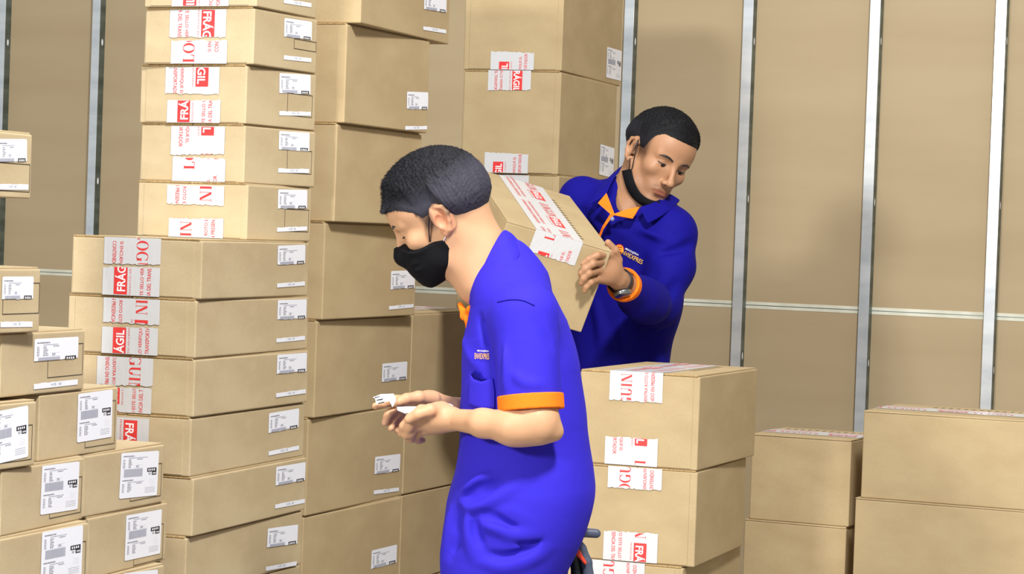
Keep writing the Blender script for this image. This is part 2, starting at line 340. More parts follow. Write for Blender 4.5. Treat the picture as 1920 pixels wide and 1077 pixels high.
DATA = {
    'A0': {'loc': [-0.6361, 5.2727, 1.8738], 'yaw': 23.5295, 'w': 0.2778, 'l': 0.2678, 'h': 0.1251, 'strip': [0.0444, 0.0252, 0.1244, 0.0091, 1.6261], 'tapes': [[-0.0681, 0.0731, -0.0049, 0.0373, 'u', 0.178, 't']]},
    'A1': {'loc': [-0.6338, 5.2788, 1.7517], 'yaw': 25.3261, 'w': 0.2765, 'l': 0.2664, 'h': 0.1218, 'label': [0.0473, 0.0915, 0.1184, 0.0397, 1.298], 'strip': [0.0495, 0.0264, 0.118, 0.0092, 1.6443], 'rect': [0.0328, 0.0473, 0.1287, 0.0695], 'tapes': [[-0.073, 0.0699, 0.0574, 0.1169, 'd', 0.124, 'b'], [-0.0673, 0.0745, -0.0043, 0.0506, 'u', -0.002, 't']]},
    'A2': {'loc': [-0.6375, 5.2885, 1.625], 'yaw': 28.4413, 'w': 0.2796, 'l': 0.2686, 'h': 0.1264, 'label': [0.0486, 0.0988, 0.1225, 0.042, 2.4968], 'strip': [0.0527, 0.0334, 0.1238, 0.0092, 2.9552], 'rect': [0.0221, 0.0277, 0.1203, 0.077], 'tapes': [[-0.071, 0.071, 0.0633, 0.1206, 'd', 0.163, 'b'], [-0.0643, 0.0762, -0.002, 0.0496, 'u', 0.122, 't']]},
    'A3': {'loc': [-0.6341, 5.291, 1.4992], 'yaw': 29.241, 'w': 0.2774, 'l': 0.2678, 'h': 0.1255, 'label': [0.0492, 0.099, 0.1175, 0.0398, 1.1772], 'strip': [0.0505, 0.0337, 0.119, 0.0092, 1.6906], 'rect': [0.0247, 0.0279, 0.1198, 0.0796], 'tapes': [[-0.0549, 0.088, 0.0588, 0.1195, 'd', 0.183, 'b'], [-0.0485, 0.0921, -0.0019, 0.052, 'u', -0.023, 't']]},
    'A4': {'loc': [-0.6357, 5.2777, 1.3786], 'yaw': 25.1981, 'w': 0.2779, 'l': 0.2687, 'h': 0.1203, 'label': [0.051, 0.0923, 0.1257, 0.0408, 1.2069], 'strip': [0.0528, 0.0263, 0.1293, 0.0092, 2.4303], 'rect': [0.0202, 0.0205, 0.1244, 0.0702], 'tapes': [[-0.0627, 0.0816, 0.0715, 0.1126, 'd', 0.082, 'b'], [-0.0559, 0.0823, -0.004, 0.0412, 'u', 0.08, 't']]},
    'A5': {'loc': [-0.6758, 5.1127, 1.2582], 'yaw': 17.2476, 'w': 0.2891, 'l': 0.5651, 'h': 0.1201, 'label': [0.1795, 0.0909, 0.156, 0.0414, 1.3028], 'strip': [0.1824, 0.0255, 0.1584, 0.0092, 1.0739], 'tapes': [[-0.0711, 0.055, 0.0645, 0.1183, 'd', 0.012, 'b'], [-0.0723, 0.0548, -0.0002, 0.059, 'u', 0.12, 't']]},
    'A6': {'loc': [-0.6766, 5.1137, 1.1398], 'yaw': 18.4163, 'w': 0.2878, 'l': 0.5655, 'h': 0.1181, 'label': [0.1904, 0.0897, 0.157, 0.0419, -0.0485], 'strip': [0.1884, 0.0242, 0.1544, 0.0092, 0.3565], 'tapes': [[-0.0626, 0.0641, 0.0633, 0.1139, 'd', 0.08, 'b'], [-0.064, 0.0618, -0.0026, 0.0555, 'u', 0.147, 't']]},
    'A7': {'loc': [-0.6748, 5.1143, 1.0214], 'yaw': 18.7967, 'w': 0.29, 'l': 0.5653, 'h': 0.118, 'label': [0.1902, 0.0902, 0.1589, 0.0412, -0.3139], 'strip': [0.1902, 0.0241, 0.1585, 0.0093, 0.3248], 'tapes': [[-0.0734, 0.0535, 0.0558, 0.1129, 'd', 0.043, 'b'], [-0.0748, 0.0517, -0.0065, 0.0512, 'u', 0.106, 't']]},
    'A8': {'loc': [-0.6792, 5.1141, 0.9011], 'yaw': 18.6521, 'w': 0.29, 'l': 0.5652, 'h': 0.1201, 'label': [0.1689, 0.0858, 0.1601, 0.0422, 0.6327], 'strip': [0.1744, 0.0197, 0.1619, 0.0093, 0.3892], 'tapes': [[-0.0782, 0.0525, 0.0644, 0.1119, 'd', 0.117, 'b']]},
    'A9': {'loc': [-0.6714, 5.114, 0.7812], 'yaw': 18.4773, 'w': 0.29, 'l': 0.5653, 'h': 0.1196, 'label': [0.1969, 0.087, 0.1599, 0.0406, -0.707], 'strip': [0.1989, 0.0208, 0.1611, 0.0093, -1.0341]},
    'A10': {'loc': [-0.678, 5.1145, 0.6604], 'yaw': 19.2214, 'w': 0.29, 'l': 0.565, 'h': 0.1205, 'label': [0.1773, 0.073, 0.1588, 0.0413, -2.6565], 'strip': [0.1759, 0.007, 0.1612, 0.0093, -2.4928]},
    'A11': {'loc': [-0.6796, 5.1144, 0.5388], 'yaw': 19.2274, 'w': 0.29, 'l': 0.5648, 'h': 0.1213},
    'B0': {'loc': [-0.4119, 5.7335, 1.8744], 'yaw': 19.1603, 'w': 0.3, 'l': 0.5596, 'h': 0.2181, 'label': [0.1781, 0.095, 0.1509, 0.0436, 2.3161], 'strip': [0.1805, 0.0271, 0.155, 0.0089, 1.9625]},
    'B1': {'loc': [-0.4445, 5.6846, 1.6483], 'yaw': 22.6064, 'w': 0.3, 'l': 0.4483, 'h': 0.2258, 'label': [0.1622, 0.0757, 0.1206, 0.041, 3.0026], 'strip': [0.1597, 0.0099, 0.1242, 0.0088, 3.3483]},
    'B2': {'loc': [-0.4583, 5.6885, 1.4246], 'yaw': 22.3449, 'w': 0.3, 'l': 0.4574, 'h': 0.2234},
    'B3': {'loc': [-0.4726, 5.7244, 1.202], 'yaw': 20.5052, 'w': 0.3, 'l': 0.5378, 'h': 0.2223, 'label': [0.1856, 0.0892, 0.149, 0.0434, 0.8827], 'strip': [0.1816, 0.0227, 0.1514, 0.009, 1.1082]},
    'B4': {'loc': [-0.4832, 5.7448, 0.9789], 'yaw': 19.1728, 'w': 0.3, 'l': 0.5834, 'h': 0.2228, 'label': [0.1849, 0.0859, 0.1632, 0.0435, -0.1954]},
    'B5': {'loc': [-0.4917, 5.7272, 0.7558], 'yaw': 21.0136, 'w': 0.3, 'l': 0.543, 'h': 0.2228, 'label': [0.1758, 0.0847, 0.1525, 0.0418, -1.2145], 'strip': [0.1742, 0.0188, 0.1515, 0.0091, -1.9477]},
    'B6': {'loc': [-0.4925, 5.719, 0.532], 'yaw': 22.3254, 'w': 0.3, 'l': 0.5232, 'h': 0.2235, 'label': [0.172, 0.0841, 0.144, 0.0441, -0.1714]},
    'B4n': {'loc': [-0.2833, 6.3154, 0.9789], 'yaw': 21.3764, 'w': 0.3, 'l': 0.5601, 'h': 0.2252, 'label': [0.1508, 0.0685, 0.1689, 0.093, 0.6492]},
    'B5n': {'loc': [-0.2912, 6.3157, 0.7488], 'yaw': 21.7012, 'w': 0.3, 'l': 0.5601, 'h': 0.2298},
    'B6n': {'loc': [-0.2935, 6.3155, 0.5231], 'yaw': 21.4828, 'w': 0.3, 'l': 0.56, 'h': 0.2255},
    'C0': {'loc': [0.0707, 6.8279, 1.8571], 'yaw': 17.8676, 'w': 0.2814, 'l': 0.5982, 'h': 0.2832, 'label': [0.2224, 0.0594, 0.1611, 0.0879, 0.4111], 'tapes': [[-0.0612, 0.0625, 0.0011, 0.049, 'u', 0.178, 't']]},
    'C1': {'loc': [0.0668, 6.8026, 1.5761], 'yaw': 18.5904, 'w': 0.2802, 'l': 0.5443, 'h': 0.2807, 'label': [0.1889, 0.0552, 0.1447, 0.087, -2.2367], 'tapes': [[-0.0679, 0.0551, 0.2263, 0.2807, 'd', 0.137, 'b'], [-0.0703, 0.0553, 0.0011, 0.0543, 'u', 0.17, 't']]},
    'C2': {'loc': [0.0844, 6.823, 1.2953], 'yaw': 20.9728, 'w': 0.2918, 'l': 0.58, 'h': 0.2806, 'tapes': [[-0.0664, 0.0599, 0.2219, 0.2772, 'd', 0.005, 'b']]},
    'D0': {'loc': [0.3841, 5.6714, 0.8922], 'yaw': 21.5897, 'w': 0.2876, 'l': 0.47, 'h': 0.2148, 'tapes': [[-0.0706, 0.0567, 0.1484, 0.2163, 'u', 0.05, 'b'], [-0.0765, 0.05, 0.0019, 0.0651, 'd', 0.183, 't']]},
    'D1': {'loc': [0.3742, 5.6597, 0.6735], 'yaw': 19.5733, 'w': 0.2851, 'l': 0.4498, 'h': 0.2183, 'tapes': [[-0.0677, 0.0603, 0.1682, 0.2168, 'u', 0.027, 'b'], [-0.0725, 0.0558, 0.0023, 0.0691, 'd', 0.099, 't']]},
    'D2': {'loc': [0.3643, 5.6774, 0.46], 'yaw': 20.8245, 'w': 0.28, 'l': 0.4871, 'h': 0.2132, 'tapes': [[-0.0762, 0.0501, 0.1449, 0.2142, 'u', 0.007, 'b']]},
    'E0': {'loc': [0.7914, 6.1065, 0.7148], 'yaw': 24.4059, 'w': 0.259, 'l': 0.27, 'h': 0.2158},
    'E1': {'loc': [0.7824, 6.107, 0.4962], 'yaw': 23.8694, 'w': 0.2647, 'l': 0.27, 'h': 0.2183},
    'F0': {'loc': [1.1368, 5.8696, 0.801], 'yaw': 23.7741, 'w': 0.4578, 'l': 0.31, 'h': 0.2128},
    'F1': {'loc': [1.1291, 5.8697, 0.597], 'yaw': 23.2973, 'w': 0.4686, 'l': 0.31, 'h': 0.2037},
    'G0': {'loc': [-1.0338, 4.1533, 1.443], 'yaw': 21.0, 'w': 0.26, 'l': 0.307, 'h': 0.1167, 'label': [0.0874, 0.083, 0.0964, 0.0393, 2.7723], 'strip': [0.0933, 0.0192, 0.1017, 0.0097, 1.3283], 'rect': [0.0453, 0.0112, 0.1482, 0.0607]},
    'G1': {'loc': [-1.0113, 4.1533, 1.208], 'yaw': 21.0, 'w': 0.26, 'l': 0.307, 'h': 0.1147, 'label': [0.0795, 0.0789, 0.0986, 0.0389, -0.0466], 'strip': [0.0791, 0.0149, 0.1012, 0.0097, -0.9475], 'rect': [0.0342, 0.0327, 0.1502, 0.0872]},
    'G2': {'loc': [-0.9605, 4.3532, 1.094], 'yaw': 17.6487, 'w': 0.26, 'l': 0.3069, 'h': 0.1137, 'label': [0.0432, 0.0793, 0.1648, 0.0398, -0.1436], 'strip': [0.0454, 0.0145, 0.1646, 0.01, 0.2752], 'rect': [0.0126, 0.0274, 0.1459, 0.0864]},
    'G3': {'loc': [-1.0115, 4.1533, 0.971], 'yaw': 21.0, 'w': 0.26, 'l': 0.307, 'h': 0.1167, 'label': [0.0642, 0.0589, 0.1256, 0.0915, 3.2562], 'rect': [0.0391, 0.0109, 0.1414, 0.0731]},
    'G4': {'loc': [-0.9184, 4.4931, 0.971], 'yaw': 17.7062, 'w': 0.26, 'l': 0.3074, 'h': 0.1227, 'label': [0.0591, 0.0703, 0.1388, 0.091, 0.6427], 'rect': [0.023, 0.0118, 0.1428, 0.0954]},
    'G5': {'loc': [-0.9525, 4.3452, 0.853], 'yaw': 17.6909, 'w': 0.26, 'l': 0.3029, 'h': 0.1177, 'label': [0.0595, 0.0665, 0.1413, 0.0885, -1.2853], 'rect': [0.0232, 0.0135, 0.1431, 0.0806]},
    'G6': {'loc': [-0.8555, 4.6639, 0.853], 'yaw': 19.617, 'w': 0.26, 'l': 0.3179, 'h': 0.1177, 'label': [0.0553, 0.0633, 0.1534, 0.0881, -2.4133], 'rect': [0.0213, 0.0133, 0.1478, 0.0787]},
    'G7': {'loc': [-0.9411, 4.3349, 0.735], 'yaw': 20.4377, 'w': 0.26, 'l': 0.2999, 'h': 0.1177, 'label': [0.0563, 0.0659, 0.1419, 0.094, -0.3124], 'rect': [0.02, 0.012, 0.1404, 0.0816]},
    'G8': {'loc': [-0.8482, 4.6789, 0.735], 'yaw': 18.6633, 'w': 0.26, 'l': 0.3223, 'h': 0.1177, 'label': [0.0597, 0.0608, 0.15, 0.0882, -0.8306], 'rect': [0.0229, 0.0038, 0.1456, 0.0744]},
    'G9': {'loc': [-0.8445, 4.6433, 0.617], 'yaw': 21.0, 'w': 0.26, 'l': 0.307, 'h': 0.1177, 'label': [0.0552, 0.067, 0.1359, 0.0918, -3.3815]},
}

# ------------------------------------------------------------------ room
TH = math.radians(24.7); WD = Vector((math.cos(TH), -math.sin(TH), 0)); WN = Vector((-math.sin(TH), -math.cos(TH), 0)); WP = Vector((0, 7.95, 0))
def wall_matrix(s, z=0., n=0.):
    o = WP + WD * s + WN * n + Vector((0, 0, z))
    return Matrix.Translation(o) @ Matrix.Rotation(-TH, 4, 'Z')        # local x along the wall, -y towards the room
WALL_N = .035
wo = bev_box('wall_back', (-6.2, 4.6, 0, .02, 0, 4.4), M['wall'], None, .001); wo.matrix_world = wall_matrix(0, 0, -WALL_N); tag(wo, kind='structure')
so = bev_box('trim_1', (-6.2, 4.6, -.0012, 0, 1.2015, 1.2235), M['seam'], None, .0004); so.matrix_world = wall_matrix(0, 0, -WALL_N); tag(so, kind='structure')
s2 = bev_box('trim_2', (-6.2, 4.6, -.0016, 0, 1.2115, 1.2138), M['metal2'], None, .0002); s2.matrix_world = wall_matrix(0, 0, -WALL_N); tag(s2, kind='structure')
fo = new_obj('floor', *box_geo(-6, 6, -3, 11.2, -.05, 0), M['floor']); tag(fo, kind='structure')
studs = [(-2.115, 'at the left picture edge'), (-1.70, 'left of the tallest box stack'), (-1.285, 'hidden behind the tallest box stack'),
         (-.87, 'hidden behind the middle stack'), (-.457, 'hidden behind the wide boxes'), (-.045, 'hidden behind the tall back stack'),
         (.367, 'between back stack and the man\'s head'), (.773, 'right of the man with the box'), (1.187, 'second from the right'), (1.58, 'rightmost of the row'), (1.99, 'beyond the right edge')]
for s, where in studs:
    r = empty('wall_stud', (0, 0, 0)); r.matrix_world = wall_matrix(s, 0, -WALL_N)
    tag(r, 'galvanised steel upright on board wall, ' + where, 'wall stud', 'steel studs on the back wall')
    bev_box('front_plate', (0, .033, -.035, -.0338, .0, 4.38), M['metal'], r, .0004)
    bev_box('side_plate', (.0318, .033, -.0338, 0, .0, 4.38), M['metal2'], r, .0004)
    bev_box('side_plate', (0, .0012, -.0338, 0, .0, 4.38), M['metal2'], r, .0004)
    for z in (.55, 1.05, 1.55, 2.05, 2.55):
        V = []; F = []; b = 0
        for k in range(12):
            a = 2 * PI * k / 12; V.append((.0334, -.017 + .006 * math.cos(a), z + .012 * math.sin(a)))
        F.append(tuple(range(b, b + 12)))
        new_obj('punched_hole', V, F, M['paper'], r)

# ------------------------------------------------------------------ box stacks
A = 'boxes of the tall two-sided stack'; Bg = 'boxes of the grey-brown middle stack'; G = 'flat boxes piled at the left front'
LB = {
 'A0': ('topmost box of the tallest stack, cut off by the upper picture edge', A),
 'A1': ('flat taped box, second from the top of the tallest stack, upright FRÁG print', A),
 'A2': ('flat taped box in the tallest stack, third from the top, GIL above FRÁ', A),
 'A3': ('flat box in the tallest stack, fourth from top, wrinkled tape with one L', A),
 'A4': ('flat box of the tallest stack resting on the wider boxes, N on both tapes', A),
 'A5': ('uppermost of the wider boxes in the tallest stack, tape reading OG and FRÁG', A),
 'A6': ('wide taped box with IN and ÁGIL, second of the wider boxes', A),
 'A7': ('wide taped box with GUI on its tape, half behind the front pile', A),
 'A8': ('wide box below the GUI box, tape with a red FR block', A),
 'A9': ('wide plain-ended box with half label, second from the bottom of the tallest stack in view', A),
 'A10': ('lowest fully labelled box of the tallest stack, near the lower picture edge', A),
 'A11': ('box whose top just shows at the lower picture edge under the tallest stack', A),
 'B0': ('large box on top of the middle stack, jutting right, cut by the upper edge', Bg),
 'B1': ('large box second from top of the middle stack, label low at its right corner', Bg),
 'B2': ('unlabelled large box in the middle stack, just above the stooping man\'s hair', Bg),
 'B3': ('large box in the middle stack beside the black face mask, label and strip on it', Bg),
 'B4': ('large labelled box behind the raised hands, left of the box by the chest', Bg),
 'B5': ('large box below the hands in the middle stack, label with strip beneath', Bg),
 'B6': ('large box at the foot of the middle stack in view, tilted label low down', Bg),
 'B4n': ('large box directly behind the stooping man\'s chest, its top edge taped', 'boxes beside the middle stack'),
 'B5n': ('plain large box under the forearm of the stooping man', 'boxes beside the middle stack'),
 'B6n': ('plain large box behind the stooping man\'s hip, lower of the pair', 'boxes beside the middle stack'),
 'C0': ('tall box on top of the back stack, tape only at its lower edge', 'tall boxes of the back stack'),
 'C1': ('tall box in the back stack, RÁG tape above and small red block below', 'tall boxes of the back stack'),
 'C2': ('tall box in the back stack right behind the carried box', 'tall boxes of the back stack'),
 'D0': ('big box on top of the right front stack, GUIN tape, top visible', 'boxes of the right front stack'),
 'D1': ('big box second in the right front stack, FRÁ tape at its foot', 'boxes of the right front stack'),
 'D2': ('box at the lower picture edge under the right front stack, set to the left', 'boxes of the right front stack'),
 'E0': ('plain box with taped top between the right front stack and the far right boxes', 'plain boxes at the right'),
 'E1': ('plain box below the smaller tape-topped box, beside the wide pair', 'plain boxes at the right'),
 'F0': ('wide plain box at the far right, on top, with printed tape on its lid', 'plain boxes at the right'),
 'F1': ('wide plain box at the far right, underneath, with a scuffed top edge', 'plain boxes at the right'),
 'G0': ('small box jutting in at the left edge with bare wall below it', G),
 'G1': ('small box at the left edge with half label, resting on the dented-corner box', G),
 'G2': ('box with a crumpled upper corner, half label and long white strip, left pile', G),
 'G3': ('box at the left edge with full label, left neighbour of the bent-lidded box', G),
 'G4': ('box with bent lid and full label, topmost at the right of the left pile', G),
 'G5': ('box with full label in the left pile, third row from below, left one', G),
 'G6': ('box with wavy full label and bright lid, next to the FR tape, left pile', G),
 'G7': ('labelled box in the lower left corner of the picture', G),
 'G8': ('labelled box below the wavy-label box, its corner by the tallest stack', G),
 'G9': ('box peeking in at the lower left edge with only a label tip showing', G),
}
for i, (k, d) in enumerate(DATA.items()):
    lb, g = LB[k]
    kw = {}
    if k == 'D0': kw['top_tape'] = (-.072, .052, -d['l'] / 2, d['l'] / 2 - .02, 'u', .2)
    if k == 'C2': kw['top_tape'] = None
    if k[0] in 'EF':
        kw['long_top'] = True
        if k[1] == '0': kw['top_tape'] = (-.055, .06, -d['w'] / 2, d['w'] / 2, 'd', .1)
    if k == 'G2': kw['top_tape'] = (-.06, .06, -d['l'] / 2, .05, 'u', 0)
    if k == 'G1': kw['top_tape'] = (-.06, .06, -d['l'] / 2, .08, 'u', 0)
    if k == 'B4n': kw['top_tape'] = (-.06, .06, -d['l'] / 2, d['l'] / 2 - .02, 'u', 0)
    r = make_box(d, lb, g, card='card2' if k[0] in 'BCDEF' else 'card', seed=i * 13 + 5, **kw)
    if k == 'D0': slashes(r, ((.078, -.06), (.078, .18)), TOPM(d['h']), .018, 15)
    if k == 'E0': slashes(r, ((-.11, .075), (.12, .075)), TOPM(d['h']), .02, 12)
    if k == 'F0': slashes(r, ((-.12, .085), (.15, .085)), TOPM(d['h']), .02, 14)
# boxes below the picture that carry the stacks down to the floor
def under(k, n, words, dx=0):
    d = DATA[k]; top = d['loc'][2]; h = top / n
    for j in range(n):
        e = dict(loc=[d['loc'][0] + random.uniform(-.004, .004) + dx, d['loc'][1] + random.uniform(-.004, .004), top - h * (j + 1)], yaw=d['yaw'] + random.uniform(-.5, .5), w=d['w'], l=d['l'] - .004, h=h)
        make_box(e, 'carton under the %s, %s below the picture edge' % (words, ('first', 'second', 'third', 'fourth', 'fifth', 'sixth')[j]), 'cartons below the picture', card='card2' if k[0] in 'BCDEF' else 'card')
under('A11', 4, 'tallest stack'); under('B6', 2, 'middle stack'); under('B6n', 2, 'middle stack neighbour')
under('C2', 4, 'tall back stack'); under('D2', 2, 'right front stack'); under('E1', 2, 'plain box column'); under('F1', 3, 'wide right boxes')
under('G7', 6, 'left pile front column'); under('G9', 5, 'left pile rear column')
# a carton out of view at the left that carries the jutting one
g1 = DATA['G1']; yw = math.radians(g1['yaw']); sh = -.135
make_box(dict(loc=[g1['loc'][0] + sh * math.sin(yw), g1['loc'][1] + sh * math.cos(yw), DATA['G1']['loc'][2] + g1['h'] + .001], yaw=g1['yaw'], w=.26, l=.307, h=DATA['G0']['loc'][2] - DATA['G1']['loc'][2] - g1['h'] - .0015),
         'carton just outside the left picture edge carrying the jutting one', G)

# ------------------------------------------------------------------ implicit surfaces: smooth unions turned into one continuous mesh
def smin(a, b, k):
    h = np.maximum(k - np.abs(a - b), 0) / k
    return np.minimum(a, b) - h * h * k * .25
class Sdf:
    def __init__(s): s.p = []
    def add(s, f, c, r, k, op='u'): s.p.append((f, np.array(c, float), r, k, op)); return s
    def ell(s, c, rad, R=None, k=.01, op='u'):
        c = np.array(c, float); rad = np.array(rad, float); R = np.eye(3) if R is None else np.array(R, float)   # columns = axes
        def f(P):
            l = (P - c) @ R; k0 = np.linalg.norm(l / rad, axis=1); k1 = np.linalg.norm(l / (rad * rad), axis=1)
            return k0 * (k0 - 1) / np.maximum(k1, 1e-9)
        return s.add(f, c, rad.max(), k, op)
    def cone(s, a, b, ra, rb, k=.01, op='u', flat=None):
        """rounded cone; flat = (direction, factor) squashes the section along a direction"""
        a = np.array(a, float); b = np.array(b, float); ab = b - a; L2 = max(ab @ ab, 1e-12)
        if flat: n = np.array(flat[0], float); n /= np.linalg.norm(n); fk = flat[1]
        def f(P):
            t = np.clip(((P - a) @ ab) / L2, 0, 1); d = P - a - t[:, None] * ab
            r = ra + (rb - ra) * t
            if flat:
                dn = d @ n; d2 = d - dn[:, None] * n; m = np.sqrt((d2 * d2).sum(1) + (dn / fk) ** 2)
                return (m - r) * (fk + (1 - fk) * np.sqrt((d2 * d2).sum(1)) / np.maximum(m, 1e-9))
            return np.linalg.norm(d, axis=1) - r
        return s.add(f, (a + b) / 2, np.linalg.norm(ab) / 2 + max(ra, rb), k, op)
    def fold(s, pts, amp, wd):
        """a soft crease or ridge: the surface is pushed out (amp > 0) or in along a line"""
        L = [np.array(p, float) for p in curve(pts, 4)]; n = len(L)
        def f(P):
            best = np.full(len(P), 9.); tt = np.zeros(len(P))
            for i in range(n - 1):
                ab = L[i + 1] - L[i]; t = np.clip(((P - L[i]) @ ab) / (ab @ ab), 0, 1); d = np.linalg.norm(P - L[i] - t[:, None] * ab, axis=1)
                m_ = d < best; best = np.where(m_, d, best); tt = np.where(m_, (i + t) / (n - 1), tt)
            return -amp * np.exp(-(best / wd) ** 2) * np.sin(PI * np.clip(tt * .9 + .05, 0, 1)) ** .7
        A_ = np.array(L); cc_ = (A_.min(0) + A_.max(0)) / 2
        return s.add(f, cc_, np.linalg.norm(A_.max(0) - A_.min(0)) / 2 + 2.6 * wd, .001, 'd')
    def chain(s, pts, rs, k=.01, op='u', flat=None):
        for i in range(len(pts) - 1): s.cone(pts[i], pts[i + 1], rs[i], rs[i + 1], k, op, flat)
        return s
    def ev(s, P, C=None, br=None):
        """P (m, n, 3) nodes in blocks with centres C and radius br"""
        m, n, _ = P.shape; D = np.full((m, n), 1.0)
        for f, c, r, k, op in s.p:
            if C is not None:
                sel = np.nonzero(np.linalg.norm(C - c, axis=1) < r + br + max(k, .015) + .07)[0]
                if not len(sel): continue
            else: sel = np.arange(m)
            v = f(P[sel].reshape(-1, 3)).reshape(len(sel), n); o = D[sel]
            if op == 'u': D[sel] = np.where(v > max(k, .015) + .055, o, smin(o, v, k))
            elif op == 's': D[sel] = -smin(-o, v, k)
            elif op == 'i': D[sel] = -smin(-o, -v, k)
            elif op == 'd': D[sel] = o + v
        return D
    def at(s, P): P = np.atleast_2d(np.array(P, float)); return s.ev(P[:, None, :])[:, 0]
def lattice(lo, hi, h): return np.arange(lo, hi + h, h)
def zlattice(segs):
    """segs: list of (z0, z1, h)"""
    o = []
    for a, b, h in segs: o += list(np.arange(a, b - 1e-9, h))
    return np.array(o + [segs[-1][1]])
def mesh_sdf(name, S, xs, ys, zs, m, parent, tint=None, B=8):
    nb = [int(math.ceil((len(a) - 1) / B)) for a in (xs, ys, zs)]
    ax = [np.concatenate([a, a[-1] + (a[-1] - a[-2]) * np.arange(1, nb_ * B + 2 - len(a))]) if nb_ * B + 1 > len(a) else a for a, nb_ in zip((xs, ys, zs), nb)]
    N1 = [len(a) for a in ax]
    I, J, K = np.meshgrid(*[np.arange(n) for n in nb], indexing='ij'); I = I.ravel(); J = J.ravel(); K = K.ravel()
    c0 = np.stack([ax[0][I * B], ax[1][J * B], ax[2][K * B]], 1); c1 = np.stack([ax[0][(I + 1) * B], ax[1][(J + 1) * B], ax[2][(K + 1) * B]], 1)
    C = (c0 + c1) / 2; rr = np.linalg.norm(c1 - c0, axis=1) / 2
    keep = []
    for s in range(0, len(C), 20000):
        e = slice(s, s + 20000); d = S.ev(C[e][:, None, :], C[e], rr[e])[:, 0]
        keep.append(np.nonzero(np.abs(d) < rr[e] * 2.3 + .008)[0] + s)
    keep = np.concatenate(keep)
    n = B + 1; gi, gj, gk = [g.ravel() for g in np.meshgrid(np.arange(n), np.arange(n), np.arange(n), indexing='ij')]
    ids = []; vp = []; edges = []
    ny, nz = N1[1], N1[2]
    co = [(0, 0, 0), (1, 0, 0), (0, 1, 0), (1, 1, 0), (0, 0, 1), (1, 0, 1), (0, 1, 1), (1, 1, 1)]
    E12 = [(0, 1), (2, 3), (4, 5), (6, 7), (0, 2), (1, 3), (4, 6), (5, 7), (0, 4), (1, 5), (2, 6), (3, 7)]
    for s in range(0, len(keep), 1500):
        kb = keep[s:s + 1500]; m_ = len(kb)
        X = I[kb][:, None] * B + gi; Y = J[kb][:, None] * B + gj; Z = K[kb][:, None] * B + gk
        P = np.stack([ax[0][X], ax[1][Y], ax[2][Z]], 2)
        D = S.ev(P, C[kb], rr[kb]); D = np.where(D == 0, 1e-9, D)
        D4 = D.reshape(m_, n, n, n); X4 = X.reshape(m_, n, n, n); Y4 = Y.reshape(m_, n, n, n); Z4 = Z.reshape(m_, n, n, n)
        P5 = P.reshape(m_, n, n, n, 3); ins = D4 < 0
        cs = [ins[:, a:a + B, b:b + B, c:c + B] for a, b, c in co]
        cnt = sum(c.astype(np.int8) for c in cs); act = (cnt > 0) & (cnt < 8)
        w = np.nonzero(act)
        if len(w[0]) == 0: continue
        dv = np.stack([D4[w[0], w[1] + a, w[2] + b, w[3] + c] for a, b, c in co], 1)
        pv = np.stack([P5[w[0], w[1] + a, w[2] + b, w[3] + c] for a, b, c in co], 1)
        acc = np.zeros((len(dv), 3)); nn = np.zeros(len(dv))
        for a, b in E12:
            da, db = dv[:, a], dv[:, b]; cr = (da < 0) != (db < 0); t = np.where(cr, da / np.where(cr, da - db, 1), 0)
            acc += np.where(cr[:, None], pv[:, a] + t[:, None] * (pv[:, b] - pv[:, a]), 0); nn += cr
        vp.append(acc / nn[:, None])
        ids.append((X4[w].astype(np.int64) * ny + Y4[w]) * nz + Z4[w])
        for axis, (dx, dy, dz) in enumerate(((1, 0, 0), (0, 1, 0), (0, 0, 1))):
            a0 = ins[:, :B, :B, :B]; b0 = ins[:, dx:dx + B, dy:dy + B, dz:dz + B]
            q_ = np.nonzero(a0 != b0)
            if len(q_[0]): edges.append((axis, X4[q_].astype(np.int64), Y4[q_].astype(np.int64), Z4[q_].astype(np.int64), a0[q_]))
    ids = np.concatenate(ids); vp = np.concatenate(vp); o = np.argsort(ids); ids = ids[o]; vp = vp[o]
    quads = []
    offs = {0: ((0, -1, -1), (0, 0, -1), (0, 0, 0), (0, -1, 0)), 1: ((-1, 0, -1), (-1, 0, 0), (0, 0, 0), (0, 0, -1)), 2: ((-1, -1, 0), (0, -1, 0), (0, 0, 0), (-1, 0, 0))}
    for axis, X, Y, Z, a in edges:
        qd = []; ok = np.ones(len(X), bool)
        for dx, dy, dz in offs[axis]:
            g = ((X + dx) * ny + (Y + dy)) * nz + (Z + dz); p = np.searchsorted(ids, g); p = np.minimum(p, len(ids) - 1); ok &= ids[p] == g; qd.append(p)
        qd = np.stack(qd, 1); fl = ~a; qd[fl] = qd[fl][:, ::-1]; quads.append(qd[ok])
    Q = np.concatenate(quads)
    me = bpy.data.meshes.new(name); me.vertices.add(len(vp)); me.vertices.foreach_set('co', vp.ravel().astype(np.float32))
    me.loops.add(Q.size); me.loops.foreach_set('vertex_index', Q.ravel().astype(np.int32))
    me.polygons.add(len(Q)); me.polygons.foreach_set('loop_start', np.arange(0, Q.size, 4, dtype=np.int32))
    me.polygons.foreach_set('use_smooth', np.ones(len(Q), bool)); me.update(calc_edges=True); me.validate()
    bm = bmesh.new(); bm.from_mesh(me); be = [e for e in bm.edges if e.is_boundary]
    if be:
        f_ = bmesh.ops.holes_fill(bm, edges=be, sides=0)['faces']
        for g_ in f_: g_.smooth = True
        ring_ = {v for g_ in f_ for v in g_.verts}
        for _ in range(2): ring_ |= {e.other_vert(v) for v in list(ring_) for e in v.link_edges}
        for _ in range(8): bmesh.ops.smooth_vert(bm, verts=list(ring_), factor=.5, use_axis_x=True, use_axis_y=True, use_axis_z=True)
        bm.to_mesh(me); me.update(); vp = np.array([v.co[:] for v in me.vertices])
    bm.free()
    me.materials.append(m)
